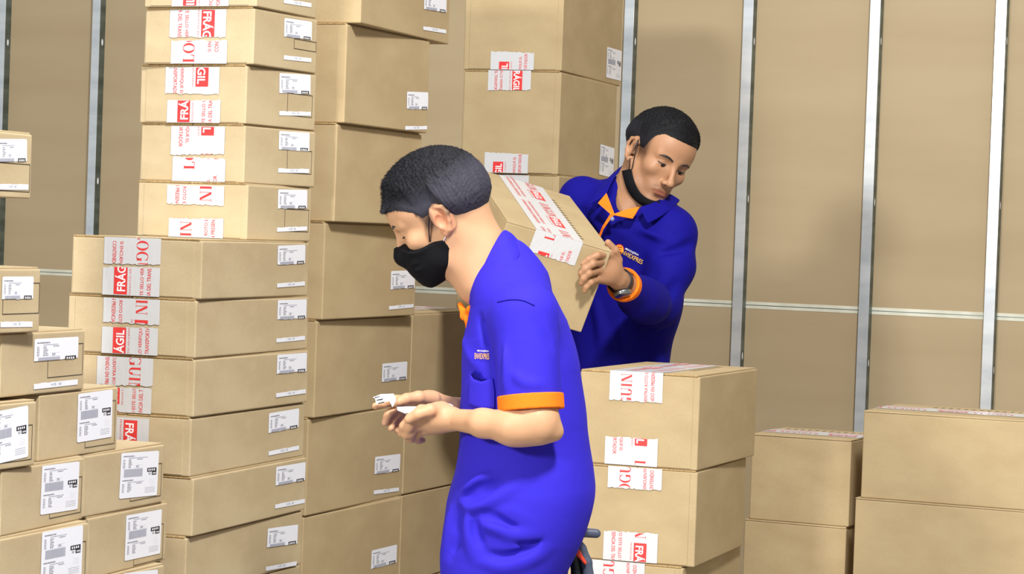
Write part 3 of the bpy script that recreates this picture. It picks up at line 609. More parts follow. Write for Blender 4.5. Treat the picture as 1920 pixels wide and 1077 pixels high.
    if tint is not None:
        at_ = me.color_attributes.new('tone', 'FLOAT_COLOR', 'POINT'); c = np.ones((len(vp), 4), np.float32); c[:, :3] = tint(vp); at_.data.foreach_set('color', c.ravel())
    ob = bpy.data.objects.new(name, me); COL.objects.link(ob)
    if parent: ob.parent = parent; ob.matrix_parent_inverse = parent.matrix_world.inverted()
    return ob
def tree_of(o):
    me = o.data; n = len(me.vertices); v = np.empty(n * 3, np.float32); me.vertices.foreach_get('co', v)
    return BVHTree.FromPolygons([Vector(p) for p in v.reshape(-1, 3)], [tuple(p.vertices) for p in me.polygons])
def hit(bvh, x, y, z, d=(0, 1, 0), back=.6):
    d = Vector(d).normalized(); p = Vector((x, y, z)) - d * back
    h = bvh.ray_cast(p, d)
    return (h[0], h[1]) if h[0] is not None else (None, None)
def decal(name, poly, bvh, m, parent, off=.0025, step=.007, d=(0, 1, 0), thick=.0015):
    """a piece of cloth cut to an outline and laid on the surface below it (points given on the near side)"""
    bm = bmesh.new(); vs = [bm.verts.new(p) for p in poly]; bm.faces.new(vs)
    bmesh.ops.triangulate(bm, faces=bm.faces[:])
    for _ in range(7):
        e = [e for e in bm.edges if e.calc_length() > step]
        if not e: break
        bmesh.ops.subdivide_edges(bm, edges=e, cuts=1, use_grid_fill=False)
        bmesh.ops.triangulate(bm, faces=[f for f in bm.faces if len(f.verts) > 3])
    last = None
    for v in bm.verts:
        h, nn = hit(bvh, *v.co, d=d)
        if h is not None: v.co = h + nn * off if nn.dot(Vector(d)) < 0 else h - Vector(d).normalized() * off
    bmesh.ops.recalc_face_normals(bm, faces=bm.faces[:])
    me = bpy.data.meshes.new(name); bm.to_mesh(me); bm.free(); me.materials.append(m)
    me.polygons.foreach_set('use_smooth', [True] * len(me.polygons))
    o = bpy.data.objects.new(name, me); COL.objects.link(o)
    if parent: o.parent = parent; o.matrix_parent_inverse = parent.matrix_world.inverted()
    s = o.modifiers.new('s', 'SOLIDIFY'); s.thickness = thick; s.offset = 0
    return o
def tube(name, pts, r, m, parent, n=8, closed=False):
    V = []; F = []; pts = [Vector(p) for p in pts]; rs = r if isinstance(r, (list, tuple)) else [r] * len(pts)
    for i, p in enumerate(pts):
        t = (pts[min(i + 1, len(pts) - 1)] - pts[max(i - 1, 0)]).normalized(); u = t.cross(Vector((.3, .2, 1))).normalized(); v = t.cross(u)
        for k in range(n): a = 2 * PI * k / n; V.append(p + (u * math.cos(a) + v * math.sin(a)) * rs[i])
    for i in range(len(pts) - 1):
        for k in range(n): F.append((i * n + k, i * n + (k + 1) % n, (i + 1) * n + (k + 1) % n, (i + 1) * n + k))
    F.append(tuple(range(n - 1, -1, -1))); F.append(tuple(range((len(pts) - 1) * n, len(pts) * n)))
    o = new_obj(name, V, F, m, None, smooth=True)
    if parent: o.parent = parent; o.matrix_parent_inverse = parent.matrix_world.inverted()
    return o
def curve(pts, n=8):   # Catmull-Rom through the points
    pts = [np.array(p, float) for p in pts]; P = [2 * pts[0] - pts[1]] + pts + [2 * pts[-1] - pts[-2]]; o = []
    for i in range(1, len(P) - 2):
        for k in range(n):
            t = k / n; a, b, c, d = P[i - 1:i + 3]
            o.append(.5 * ((2 * b) + (c - a) * t + (2 * a - 5 * b + 4 * c - d) * t * t + (3 * b - a - 3 * c + d) * t ** 3))
    return o + [pts[-1]]

# ------------------------------------------------------------------ people: head, hands
def rotm(yaw, pitch, roll):    # columns forward, left, up; yaw 0 looks at the camera side (-y), positive towards +x
    y, p, r = [math.radians(a) for a in (yaw, pitch, roll)]
    F = np.array([math.sin(y) * math.cos(p), -math.cos(y) * math.cos(p), -math.sin(p)]); L0 = np.array([math.cos(y), math.sin(y), 0]); U0 = np.cross(F, L0)
    L = L0 * math.cos(r) + U0 * math.sin(r); return np.stack([F, L, np.cross(F, L)], 1)
class Head:
    def __init__(h, c, R, s, ears=True): h.c = np.array(c, float); h.R = R; h.s = s
    def w(h, f, l, u): return h.c + h.R @ (np.array([f, l, u]) * h.s)
    def loc(h, P): return ((P - h.c) @ h.R) / h.s
    def build(h, S, lids=True):
        s = h.s; R = h.R
        def e(f, l, u, a, b, c, k=.012, op='u', tilt=0, yawl=0):
            Q = R
            if tilt or yawl:
                t = math.radians(tilt); y = math.radians(yawl)
                T = np.array([[math.cos(t), 0, math.sin(t)], [0, 1, 0], [-math.sin(t), 0, math.cos(t)]]) ; Yw = np.array([[math.cos(y), -math.sin(y), 0], [math.sin(y), math.cos(y), 0], [0, 0, 1]])
                Q = R @ Yw @ T
            S.ell(h.w(f, l, u), np.array([a, b, c]) * s, Q, k * s, op)
        def c(p, q_, ra, rb, k=.01, op='u', flat=None): S.cone(h.w(*p), h.w(*q_), ra * s, rb * s, k * s, op, flat)
        h.cranium(S)
        e(.030, 0, -.030, .057, .060, .072, .02)
        for g in (-1, 1):
            c((-.005, g * .057, -.045), (.030, g * .043, -.085), .017, .016, .02); c((.030, g * .043, -.085), (.070, g * .014, -.106), .016, .014, .02)
            e(.056, g * .044, -.026, .022, .018, .017, .018)
            c((.079, g * .010, .017), (.066, g * .045, .016), .0085, .007, .014)
        e(.074, 0, -.104, .019, .024, .016, .016)
        e(.064, 0, -.070, .030, .036, .028, .018)
        for g in (-1, 1): e(.098, g * .030, -.002, .020, .017, .0115, .012, 's')
        for g in (-1, 1): e(.0655, g * .0305, -.001, .0150, .0155, .0122, .003)
        c((.083, 0, .010), (.1065, 0, -.038), .0065, .0085, .012); e(.1085, 0, -.042, .0105, .0100, .0095, .008)
        for g in (-1, 1): e(.0965, g * .0115, -.046, .0105, .0068, .0070, .006)
        for g in (-1, 1): e(.1035, g * .0075, -.0525, .005, .0035, .004, .003, 's')
        c((.0900, -.012, -.0690), (.0900, .012, -.0690), .0045, .0045, .006)
        e(.0850, 0, -.0710, .0072, .025, .0048, .006)
        e(.0875, 0, -.0800, .0078, .0190, .0056, .005)
        c((.0985, -.020, -.0750), (.0985, .020, -.0750), .0028, .0028, .003, 's')
        e(.093, 0, -.090, .008, .014, .004, .008, 's')
        for g in (-1, 1):      # ears
            e(-.015, g * .0798, -.010, .0215, .0055, .033, .006, tilt=12, yawl=g * 18)
            pts = [(-.004, g * .076, .008), (-.014, g * .083, .017), (-.027, g * .087, .010), (-.031, g * .088, -.006), (-.026, g * .086, -.022), (-.016, g * .081, -.037), (-.006, g * .077, -.042), (-.002, g * .075, -.034)]
            for i in range(len(pts) - 1): c(pts[i], pts[i + 1], .0042 + (i == 5) * .002, .0042 + (i in (4, 5)) * .002, .004)
            e(-.010, g * .0865, -.014, .009, .006, .013, .004, 's')
            c((.000, g * .077, -.020), (-.001, g * .077, -.012), .005, .004, .004)
    def cranium(h, S, g=0.):
        s = h.s; R = h.R
        S.ell(h.w(-.014, 0, .034), np.array([.099 + g, .0765 + g, .083 + g]) * s, R, .02 * s)
        S.ell(h.w(-.048, 0, .008), np.array([.064 + g, .066 + g, .070 + g]) * s, R, .03 * s)
        S.ell(h.w(.034, 0, .034), np.array([.051 + g, .062 + g, .052 + g]) * s, R, .03 * s)
    def hair(h, S, th, thick, side=.0015, clump=.0012):
        """cropped hair: the skull grown outwards above a hairline th(f) -> u"""
        base = Sdf(); h.cranium(base)
        def f(P):
            q_ = h.loc(P); d = base.ev(P[:, None, :])[:, 0]
            up = q_[:, 2] - th(q_[:, 0]); t = np.clip((up + .004) / .012, 0, 1); t2 = np.clip((up - .02) / .05, 0, 1); t2 = t2 * t2 * (3 - 2 * t2)
            n = np.sin(q_[:, 0] * 520 + 3 * np.sin(q_[:, 1] * 160)) * np.sin(q_[:, 1] * 430 + 2 * np.sin(q_[:, 0] * 210)) + .6 * np.sin(q_[:, 0] * 900 + q_[:, 2] * 700) * np.sin(q_[:, 1] * 820)
            g = (side * t + (thick - side) * t2 + n * clump * t2) * h.s
            return np.maximum(d - g, (-(up) - .001) * .8 * h.s)
        S.add(f, h.w(-.01, 0, .03), .125 * h.s, .004)
def hand(S, wrist, palm_c, knuckles, fingers, thumb, k=.004, rr=1.0):
    """knuckles: 4 points; fingers: 4 lists of joints after the knuckle; thumb: list of points from the palm side"""
    w_ = np.array(wrist, float)
    for i, kn in enumerate(knuckles):
        S.cone(w_ + (np.array(kn) - w_) * .12, kn, .0155 * rr, .0105 * rr, .012)
    S.ell(palm_c, (.026 * rr, .026 * rr, .024 * rr), None, .02)
    R = [(.0090, .0083, .0078, .0066), (.0092, .0086, .0080, .0068), (.0088, .0082, .0076, .0066), (.0078, .0072, .0066, .0058)]
    for kn, fs, r in zip(knuckles, fingers, R):
        p = [kn] + list(fs)
        for i in range(len(p) - 1): S.cone(p[i], p[i + 1], r[i] * rr * 1.03, r[i + 1] * rr, k)
    tr = (.014, .0115, .0098, .008)
    for i in range(len(thumb) - 1): S.cone(thumb[i], thumb[i + 1], tr[i] * rr, tr[i + 1] * rr, .008 if i == 0 else k)
def fn_mat(name, c, rough=.55, sss=.0):
    m = mat(name, c, rough, spec=.35); b = m.node_tree.nodes['Principled BSDF']
    a = N(m, 'ShaderNodeAttribute'); a.attribute_name = 'tone'; mx = N(m, 'ShaderNodeMix'); mx.data_type = 'RGBA'; mx.blend_type = 'MULTIPLY'; mx.inputs[0].default_value = 1
    n = N(m, 'ShaderNodeTexNoise'); n.inputs['Scale'].default_value = 35; tc = N(m, 'ShaderNodeTexCoord'); LK(m, tc.outputs['Object'], n.inputs['Vector'])
    r = N(m, 'ShaderNodeValToRGB'); r.color_ramp.elements[0].color = tuple(x * .93 for x in srgb(c)[:3]) + (1,); r.color_ramp.elements[1].color = tuple(min(1, x * 1.05) for x in srgb(c)[:3]) + (1,)
    LK(m, n.outputs['Fac'], r.inputs[0]); LK(m, r.outputs[0], mx.inputs[6]); LK(m, a.outputs['Color'], mx.inputs[7]); LK(m, mx.outputs[2], b.inputs['Base Color'])
    b.inputs['Subsurface Weight'].default_value = sss; b.inputs['Subsurface Scale'].default_value = .012; b.inputs['Subsurface Radius'].default_value = (1, .35, .2)
    return m
M['skin_pale'] = fn_mat('skin_light', 'CB9B75', .5, .10); M['skin_tan'] = fn_mat('skin_tan', 'AC7F5E', .48, .10)
def knit(name, c, sc=900, st=.35):
    m = mat(name, c, .8, spec=.15); b = m.node_tree.nodes['Principled BSDF']
    b.inputs['Sheen Weight'].default_value = .12; b.inputs['Sheen Tint'].default_value = srgb(c)
    tc = N(m, 'ShaderNodeTexCoord'); v = N(m, 'ShaderNodeTexNoise'); v.inputs['Scale'].default_value = sc; LK(m, tc.outputs['Object'], v.inputs['Vector'])
    n2 = N(m, 'ShaderNodeTexNoise'); n2.inputs['Scale'].default_value = 14; n2.inputs['Detail'].default_value = 3; LK(m, tc.outputs['Object'], n2.inputs['Vector'])
    b1 = N(m, 'ShaderNodeBump'); b1.inputs['Strength'].default_value = st; b1.inputs['Distance'].default_value = .0006; LK(m, v.outputs['Fac'], b1.inputs['Height'])
    b2 = N(m, 'ShaderNodeBump'); b2.inputs['Strength'].default_value = .35; b2.inputs['Distance'].default_value = .006; LK(m, n2.outputs['Fac'], b2.inputs['Height']); LK(m, b1.outputs[0], b2.inputs['Normal']); LK(m, b2.outputs[0], b.inputs['Normal'])
    return m
M['blue'] = knit('blue_pique', '3328B8'); M['blue_shaded'] = knit('shaded_blue_pique', '0E0878'); M['orange'] = knit('orange_knit', 'F77A1C'); M['jeans'] = knit('denim', '2C3C58', 500); M['trousers'] = knit('dark_trousers', '1C2130', 500)  # second blue is the first darkened: the rear shirt's shade is in its colour
M['hair'] = noisy(mat('black_hair', '141316', .42, spec=.5), '0C0B0E', '242328', (1, 1, 1), 120, 4, .6, 260)
M['haira'] = fn_mat('cropped_hair', '232228', .7)
def _hb(m):
    b = m.node_tree.nodes['Principled BSDF']; tc = N(m, 'ShaderNodeTexCoord'); n = N(m, 'ShaderNodeTexNoise'); n.inputs['Scale'].default_value = 650; n.inputs['Detail'].default_value = 3
    LK(m, tc.outputs['Object'], n.inputs['Vector']); bp = N(m, 'ShaderNodeBump'); bp.inputs['Strength'].default_value = .5; bp.inputs['Distance'].default_value = .001
    LK(m, n.outputs['Fac'], bp.inputs['Height']); LK(m, bp.outputs[0], b.inputs['Normal']); b.inputs['Specular IOR Level'].default_value = .25
_hb(M['haira'])
def htone(h, top, side):
    # clipped sides let more skin through than the longer hair on top
    def f(P):
        q_ = h.loc(P); t = np.clip((q_[:, 2] - .035 + .25 * (q_[:, 0] < -.03) * -.02) / .04, 0, 1); v = side + (top - side) * t
        return np.stack([v * 1.0, v * 1.0, v * 1.03], 1)
    return f
M['black'] = knit('black_mask_cloth', '0F0F12', 700); M['eyew'] = mat('eye_white', 'D8CEC6', .2); M['iris'] = mat('dark_iris', '20140E', .15)
M['shoe'] = mat('black_shoe_rubber', '18181A', .5); M['elastic'] = mat('white_elastic', 'E8D8D2', .6); M['watch'] = mat('steel_watch', 'A9AFB4', .25, 1.); M['glass'] = mat('watch_glass', '20262A', .08)
M['yellow'] = mat('yellow_print', 'F2B632', .6); M['logo_red'] = mat('red_logo', 'D2301C', .6); M['button'] = mat('grey_button', '8088A8', .4)
M['grip'] = mat('grey_rubber_grip', '4A5062', .55); M['grip_red'] = mat('orange_red_grip', 'E04428', .5); M['dark'] = mat('black_plastic', '16181C', .4)
def strands(o, n, h, top, side, m):
    """short hairs standing on the cropped cap, joined to the same mesh"""
    me = o.data; nv = len(me.vertices); co = np.empty(nv * 3, np.float32); me.vertices.foreach_get('co', co); co = co.reshape(-1, 3)
    no = np.array([v.normal[:] for v in me.vertices]); rng = np.random.RandomState(3); idx = rng.choice(nv, n)
    p = co[idx].astype(float); nn = no[idx]; q_ = h.loc(p); t = np.clip((q_[:, 2] - .03) / .05, 0, 1); ln = (side + (top - side) * t) * (.6 + .7 * rng.rand(n))
    flow = h.R[:, 0] * .9 - h.R[:, 2] * .25; d = nn * .45 + flow * .9 + rng.randn(n, 3) * .25; d /= np.linalg.norm(d, axis=1)[:, None]
    s = np.cross(d, rng.randn(n, 3)); s /= np.linalg.norm(s, axis=1)[:, None]; wd_ = .0005
    V = np.stack([p - nn * .0008 - s * wd_, p - nn * .0008 + s * wd_, p + d * ln[:, None]], 1).reshape(-1, 3)
    col = np.empty(nv * 4, np.float32); me.color_attributes['tone'].data.foreach_get('color', col); col = col.reshape(-1, 4); c3 = np.repeat(col[idx], 3, 0) * (.7 + .6 * np.repeat(rng.rand(n), 3))[:, None]
    bm = bmesh.new(); bm.from_mesh(me); lay = bm.verts.layers.float_color['tone']
    for i in range(n):
        vs = []
        for k in range(3):
            v = bm.verts.new(V[i * 3 + k]); v[lay] = c3[i * 3 + k]; vs.append(v)
        bm.faces.new(vs)
    bm.to_mesh(me); bm.free()
def collar_leaf(name, top, mid, low, m, par, thick=.004):
    rows = [curve(r, 5) for r in (top, mid, low)]; n = min(len(r) for r in rows); V = []; F = []
    mids = [[(np.array(a) + np.array(b)) / 2 for a, b in zip(rows[0], rows[1])], [(np.array(a) + np.array(b)) / 2 for a, b in zip(rows[1], rows[2])]]
    R_ = [rows[0], mids[0], rows[1], mids[1], rows[2]]
    for r in R_: V += [tuple(p) for p in r[:n]]
    for i in range(4):
        for j in range(n - 1): F.append((i * n + j, i * n + j + 1, (i + 1) * n + j + 1, (i + 1) * n + j))
    o = new_obj(name, V, F, m, smooth=True); s = o.modifiers.new('s', 'SOLIDIFY'); s.thickness = thick; s.offset = 0
    u = o.modifiers.new('u', 'SUBSURF'); u.levels = 1; u.render_levels = 1; return adopt(o, par)
def root_at(x, y, label, cat='person'):
    r = empty('person', (x, y, 0)); tag(r, label, cat); bpy.context.view_layer.update(); return r
def adopt(o, r):
    o.parent = r; o.matrix_parent_inverse = r.matrix_world.inverted(); return o
def shoe(x, y, yaw, r):
    S = Sdf(); c, s = math.cos(yaw), math.sin(yaw)
    def p(f, l, z): return (x + c * f - s * l, y + s * f + c * l, z)
    S.cone(p(-.04, 0, .05), p(.02, 0, .055), .045, .045, .02); S.cone(p(.02, 0, .045), p(.17, 0, .035), .045, .038, .02)
    S.add(lambda P: .004 - P[:, 2], p(.06, 0, 0), .3, .004, 'i')
    return mesh_sdf('shoe', S, lattice(x - .3, x + .3, .008), lattice(y - .3, y + .3, .008), lattice(-.01, .13, .008), M['shoe'], r)
def lip_tone(h, P, lip, stub=None):
    q_ = h.loc(P); t = np.ones((len(P), 3))
    d = np.sqrt(((q_[:, 2] + .0752) / .0105) ** 2 + (q_[:, 1] / .0265) ** 2); a = np.clip((1.12 - d) * 3, 0, 1) * (q_[:, 0] > .075)
    t = t * (1 - a[:, None]) + np.array(lip) * a[:, None]
    return t, q_

# ------------------------------------------------------------------ the stooping man in front (side view)
FG = root_at(0.05, 4.37, 'man in bright blue short-sleeved polo and black mask, head bowed, holding folded labels')
H1 = Head((-0.1435, 4.3700, 1.4449), rotm(-97, 33, -9), .888)
Yn = 4.21
S = Sdf(); H1.build(S)
S.cone(H1.w(-.026, 0, -.050), (-0.0491, 4.3700, 1.3287), .050, .054, .03); S.cone(H1.w(-.040, 0, -.03), (-0.0457, 4.3700, 1.3697), .042, .044, .03)
S.cone(H1.w(.010, 0, -.085), (-0.0540, 4.3700, 1.3305), .034, .042, .03)
# trunk
FL = ((0, 1, 0), 1.55)
def trunk(S, pts, g=0., k=.03):
    for i in range(len(pts) - 1):
        (a, ra), (b, rb) = pts[i], pts[i + 1]
        S.cone(a, b, ra + g, rb + g, k, flat=((1, 0, 0), 1 / 1.5) if False else None)
T1 = [((-0.0038, 4.3700, 1.2837), 0.0641), ((0.0152, 4.3700, 1.2163), 0.0893), ((0.0244, 4.3700, 1.1192), 0.0932), ((0.0302, 4.3700, 1.0122), 0.0971), ((0.0223, 4.3700, 0.9046), 0.0952), ((0.0161, 4.3700, 0.8067), 0.0952), ((0.0133, 4.3700, 0.7187), 0.0923)]
def torso1(S, g, k):
    for dy in (-.065, .065):
        for i in range(len(T1) - 1):
            a = np.array(T1[i][0]) + (0, dy, 0); b = np.array(T1[i + 1][0]) + (0, dy, 0); S.cone(a, b, T1[i][1] + g, T1[i + 1][1] + g, k)
torso1(S, -.034, .06)
# near arm
S.cone((0.0231, 4.2300, 1.2491), (0.0409, 4.2050, 1.1683), .034, .038, .02); S.cone((0.0409, 4.2050, 1.1683), (0.0489, 4.1800, 1.0955), .040, .040, .02)
EL = (0.0492, 4.1700, 1.0842)
S.cone(EL, (0.0317, 4.1720, 1.0787), .036, .035, .015); S.cone((0.0568, 4.1720, 1.0787), (0.0086, 4.1700, 1.0753), .031, .031, .015)
S.cone((0.0086, 4.1700, 1.0753), (-0.0429, 4.1980, 1.0778), .0305, .0235, .015); S.cone((-0.0429, 4.1980, 1.0778), (-0.0881, 4.2550, 1.0774), .0235, .0195, .015, flat=((0, 1, 0), .85))
S.ell((0.0861, 4.1750, 1.0674), (.011, .011, .011), None, .02)
# near hand
W1 = (-0.0904, 4.2670, 1.0783)
hand(S, W1, (-0.1233, 4.2850, 1.0805), [(-0.1535, 4.2650, 1.0914), (-0.1588, 4.2680, 1.0776), (-0.1597, 4.2780, 1.0644), (-0.1533, 4.2950, 1.0528)],
     [[(-0.1718, 4.2600, 1.0778), (-0.1840, 4.2700, 1.0614), (-0.1888, 4.2820, 1.0478)], [(-0.1733, 4.2650, 1.0621), (-0.1791, 4.2780, 1.0466), (-0.1736, 4.2900, 1.0391)], [(-0.1715, 4.2780, 1.0488), (-0.1718, 4.2920, 1.0390), (-0.1644, 4.3000, 1.0366)], [(-0.1625, 4.2980, 1.0407), (-0.1589, 4.3080, 1.0342), (-0.1515, 4.3150, 1.0339)]],
     [(-0.1177, 4.2750, 1.0938), (-0.1377, 4.2480, 1.0932), (-0.1580, 4.2400, 1.0864), (-0.1748, 4.2440, 1.0761)], rr=1.0)
# far arm and hand
S.cone((-0.0075, 4.5100, 1.2394), (0.0165, 4.5700, 1.0750), .036, .038, .02); S.cone((0.0165, 4.5700, 1.0750), (-0.0617, 4.5000, 1.0724), .038, .030, .02); S.cone((-0.0617, 4.5000, 1.0724), (-0.1053, 4.4300, 1.0830), .029, .023, .02)
W2 = (-0.1083, 4.4300, 1.0848)
hand(S, W2, (-0.1434, 4.4100, 1.0939), [(-0.1780, 4.3850, 1.1032), (-0.1803, 4.4000, 1.0933), (-0.1785, 4.4120, 1.0827), (-0.1717, 4.4220, 1.0733)],
     [[(-0.2046, 4.3720, 1.1012), (-0.2234, 4.3620, 1.0954), (-0.2403, 4.3560, 1.0894)], [(-0.2028, 4.3850, 1.0867), (-0.2174, 4.3740, 1.0733), (-0.2223, 4.3660, 1.0591)], [(-0.1990, 4.3950, 1.0753), (-0.2097, 4.3840, 1.0611), (-0.2117, 4.3740, 1.0491)], [(-0.1894, 4.4050, 1.0661), (-0.1983, 4.3950, 1.0538), (-0.2014, 4.3860, 1.0436)]],
     [(-0.1372, 4.3900, 1.1043), (-0.1627, 4.3650, 1.1080), (-0.1844, 4.3520, 1.1052), (-0.2032, 4.3460, 1.0972)], rr=.98)
# legs
for dy, kx in ((-.09, 940), (.09, 950)):
    S.cone((0.00290 * (4.37+dy), 4.37+dy, 1.41 + -0.15373 * (4.37+dy)), (.0 + .01, 4.37 + dy, .55), .085, .058, .04); S.cone((.01, 4.37 + dy, .55), (.05, 4.37 + dy, .12), .055, .038, .03)
def tone1(P):
    t, q_ = lip_tone(H1, P, (.85, .6, .6))
    ear = np.clip(1 - np.linalg.norm((q_ - np.array([-.014, .08, -.012])) / np.array([.03, .016, .042]), axis=1), 0, 1)[:, None]; ear = np.clip(ear * 2.2, 0, 1)
    t = t * (1 - ear) + np.array([1.0, .78, .78]) * ear
    # shaved sides
    up = q_[:, 2] + .040; a = np.clip(up / .03, 0, 1) * np.clip((.028 - q_[:, 0]) / .02, 0, 1) * (1 - ear[:, 0]) * (q_[:, 2] > -.06)
    sb = np.clip((q_[:, 0] + .006) / .006, 0, 1) * np.clip((.030 - q_[:, 0]) / .012, 0, 1) * np.clip((q_[:, 2] + .03) / .02, 0, 1); a = np.maximum(a * np.clip((-q_[:, 0] - .022) / .012, 0, 1), np.maximum(sb, np.clip((q_[:, 2] - .012) / .01, 0, 1) * (q_[:, 0] < .03)) * (1 - ear[:, 0]))
    a = np.clip(a, 0, .82)[:, None]
    return t * (1 - a) + np.array([.10, .11, .14]) * a
body1 = mesh_sdf('body', S, lattice(-.30, .26, .0021), lattice(4.10, 4.68, .0021), zlattice([(0.08, .8, .008), (.8, 1.08, .004), (1.08, 1.24, .0018), (1.24, 1.32, .003), (1.32, 1.64, .0018)]), M['skin_pale'], FG, tone1)
B1 = tree_of(body1)
# hair
def th1(f): return np.interp(f, [-.12, -.09, -.06, -.035, -.02, .0, .02, .03, .045, .06, .09], [-.072, -.070, -.062, -.046, .004, .010, .010, .028, .040, .050, .056])
S = Sdf(); H1.hair(S, th1, .014, .0022, .0016)
for i in range(9):
    l = -.04 + .01 * i; S.cone(H1.w(.055, l, .078), H1.w(.086, l * 1.05, .060), .009 * .93, .004, .006)
x0, y0, z0 = H1.c
hr = mesh_sdf('hair', S, lattice(x0 - .15, x0 + .15, .0018), lattice(y0 - .12, y0 + .12, .0018), lattice(z0 - .11, z0 + .17, .0018), M['haira'], FG, htone(H1, .45, 2.4)); strands(hr, 24000, H1, .0055, .0012, None)
# eyes, brows
for g in (-1, 1):
    o = adopt(new_obj('eye', *(lambda: ([tuple(H1.w(.0655 + .0138 * math.cos(a) * math.cos(b), g * .0305 + .0142 * math.sin(b), -.005 + .009 * math.sin(a) * math.cos(b))) for a in np.linspace(-1.5, 1.5, 9) for b in np.linspace(-1.4, 1.4, 9)], [(i * 9 + j, i * 9 + j + 1, i * 9 + j + 10, i * 9 + j + 9) for i in range(8) for j in range(8)]))(), M['eyew'], smooth=True), FG)
    tube('eyelashes', curve([H1.w(.0700, g * .0175, -.006), H1.w(.0802, g * .0260, -.0075), H1.w(.0800, g * .0350, -.0078), H1.w(.0715, g * .0440, -.0060)], 4), .0013, M['dark'], FG, 5)
    tube('eyebrow', curve([H1.w(.0875, g * .013, .0175), H1.w(.0845, g * .026, .0215), H1.w(.0765, g * .039, .0215), H1.w(.0655, g * .050, .0165)], 5), [.0025] + [.0046] * 13 + [.003, .0015], M['hair'], FG, 6)
# mask
S = Sdf()
def fmask(P):
    base = Sdf(); H1.build(base); q_ = H1.loc(P)
    S2 = Sdf(); S2.ell(H1.w(.060, 0, -.062), np.array([.048, .050, .060]) * H1.s, H1.R, .01)
    d = np.minimum(smin(base.ev(P[:, None, :])[:, 0] - .0035, S2.ev(P[:, None, :])[:, 0], .03), 1)
    top = np.interp(np.abs(q_[:, 1]), [0, .02, .04, .06, .075], [-.018, -.024, -.030, -.044, -.052])
    back = .004 - q_[:, 0] + .10 * (q_[:, 2] + .08)
    return np.maximum(np.maximum(d, (q_[:, 2] - top) * H1.s), np.maximum(back * H1.s, (-.128 - q_[:, 2]) * H1.s))
S.add(fmask, H1.w(.05, 0, -.07), .10, .004)
cx, cy, cz = H1.w(.05, 0, -.07)
mask1 = mesh_sdf('face_mask', S, lattice(cx - .11, cx + .11, .002), lattice(cy - .11, cy + .11, .002), lattice(cz - .11, cz + .11, .002), M['black'], FG)
tube('ear_loop', curve([H1.w(.014, .0685, -.056), H1.w(.004, .074, -.050), H1.w(-.006, .080, -.044), H1.w(-.018, .086, -.036)], 6), .0014, M['elastic'], mask1, 6)
tube('ear_loop', curve([H1.w(.034, .062, -.040), H1.w(.018, .072, -.012), H1.w(.004, .077, .006), H1.w(-.010, .080, .014)], 6), .0013, M['dark'], mask1, 6)
# polo shirt
S = Sdf()
T1s = [((-0.0031, 4.3700, 1.2934), 0.0544), ((0.0096, 4.3700, 1.2355), 0.0796), ((0.0221, 4.3700, 1.1581), 0.0932), ((0.0304, 4.3700, 1.0610), 0.1010), ((0.0373, 4.3700, 0.9491), 0.1126), ((0.0174, 4.3700, 0.8800), 0.1088), ((-0.0024, 4.3700, 0.8061), 0.0952), ((-0.0091, 4.3700, 0.7472), 0.0913)]
for dy in (-.048, .048):
    for i in range(len(T1s) - 1):
        a = np.array(T1s[i][0]) + (0, dy, 0); b = np.array(T1s[i + 1][0]) + (0, dy, 0); S.cone(a, b, T1s[i][1], T1s[i + 1][1], .05)
for yy, sg in ((Yn, -1), (4.53, 1)):
    S.cone((-0.0123, 4.3700, 1.3320), (0.00490 * (yy-sg*.02), yy-sg*.02, 1.41 + -0.03449 * (yy-sg*.02)), 0.0486, 0.0573, .05)
S.cone((-0.0172, 4.3700, 1.3610), (-0.0051, 4.3700, 1.3225), 0.0369, 0.0583, .04)
ca = np.array((0.0397, 4.1900, 1.1206)); dn = ca - np.array((0.0250, 4.2100, 1.2725)); dn /= np.linalg.norm(dn)
slv = Sdf(); slv.cone((0.0252, 4.2200, 1.2684), (0.0392, 4.1900, 1.1084), 0.0576, 0.0557, .03)
def sleeve(P):
    return np.maximum(slv.ev(P[:, None, :])[:, 0], (P - ca) @ dn)
S.add(sleeve, (0.0324, 4.2100, 1.1959), .16, .014)
S.cone((0.0269, 4.5300, 1.2620), (0.0324, 4.5600, 1.1119), .058, .056, .03)
# neck opening
S.cone((-0.0557, 4.3700, 1.3790), (-0.0343, 4.3700, 1.3215), .052, .040, .008, 's')
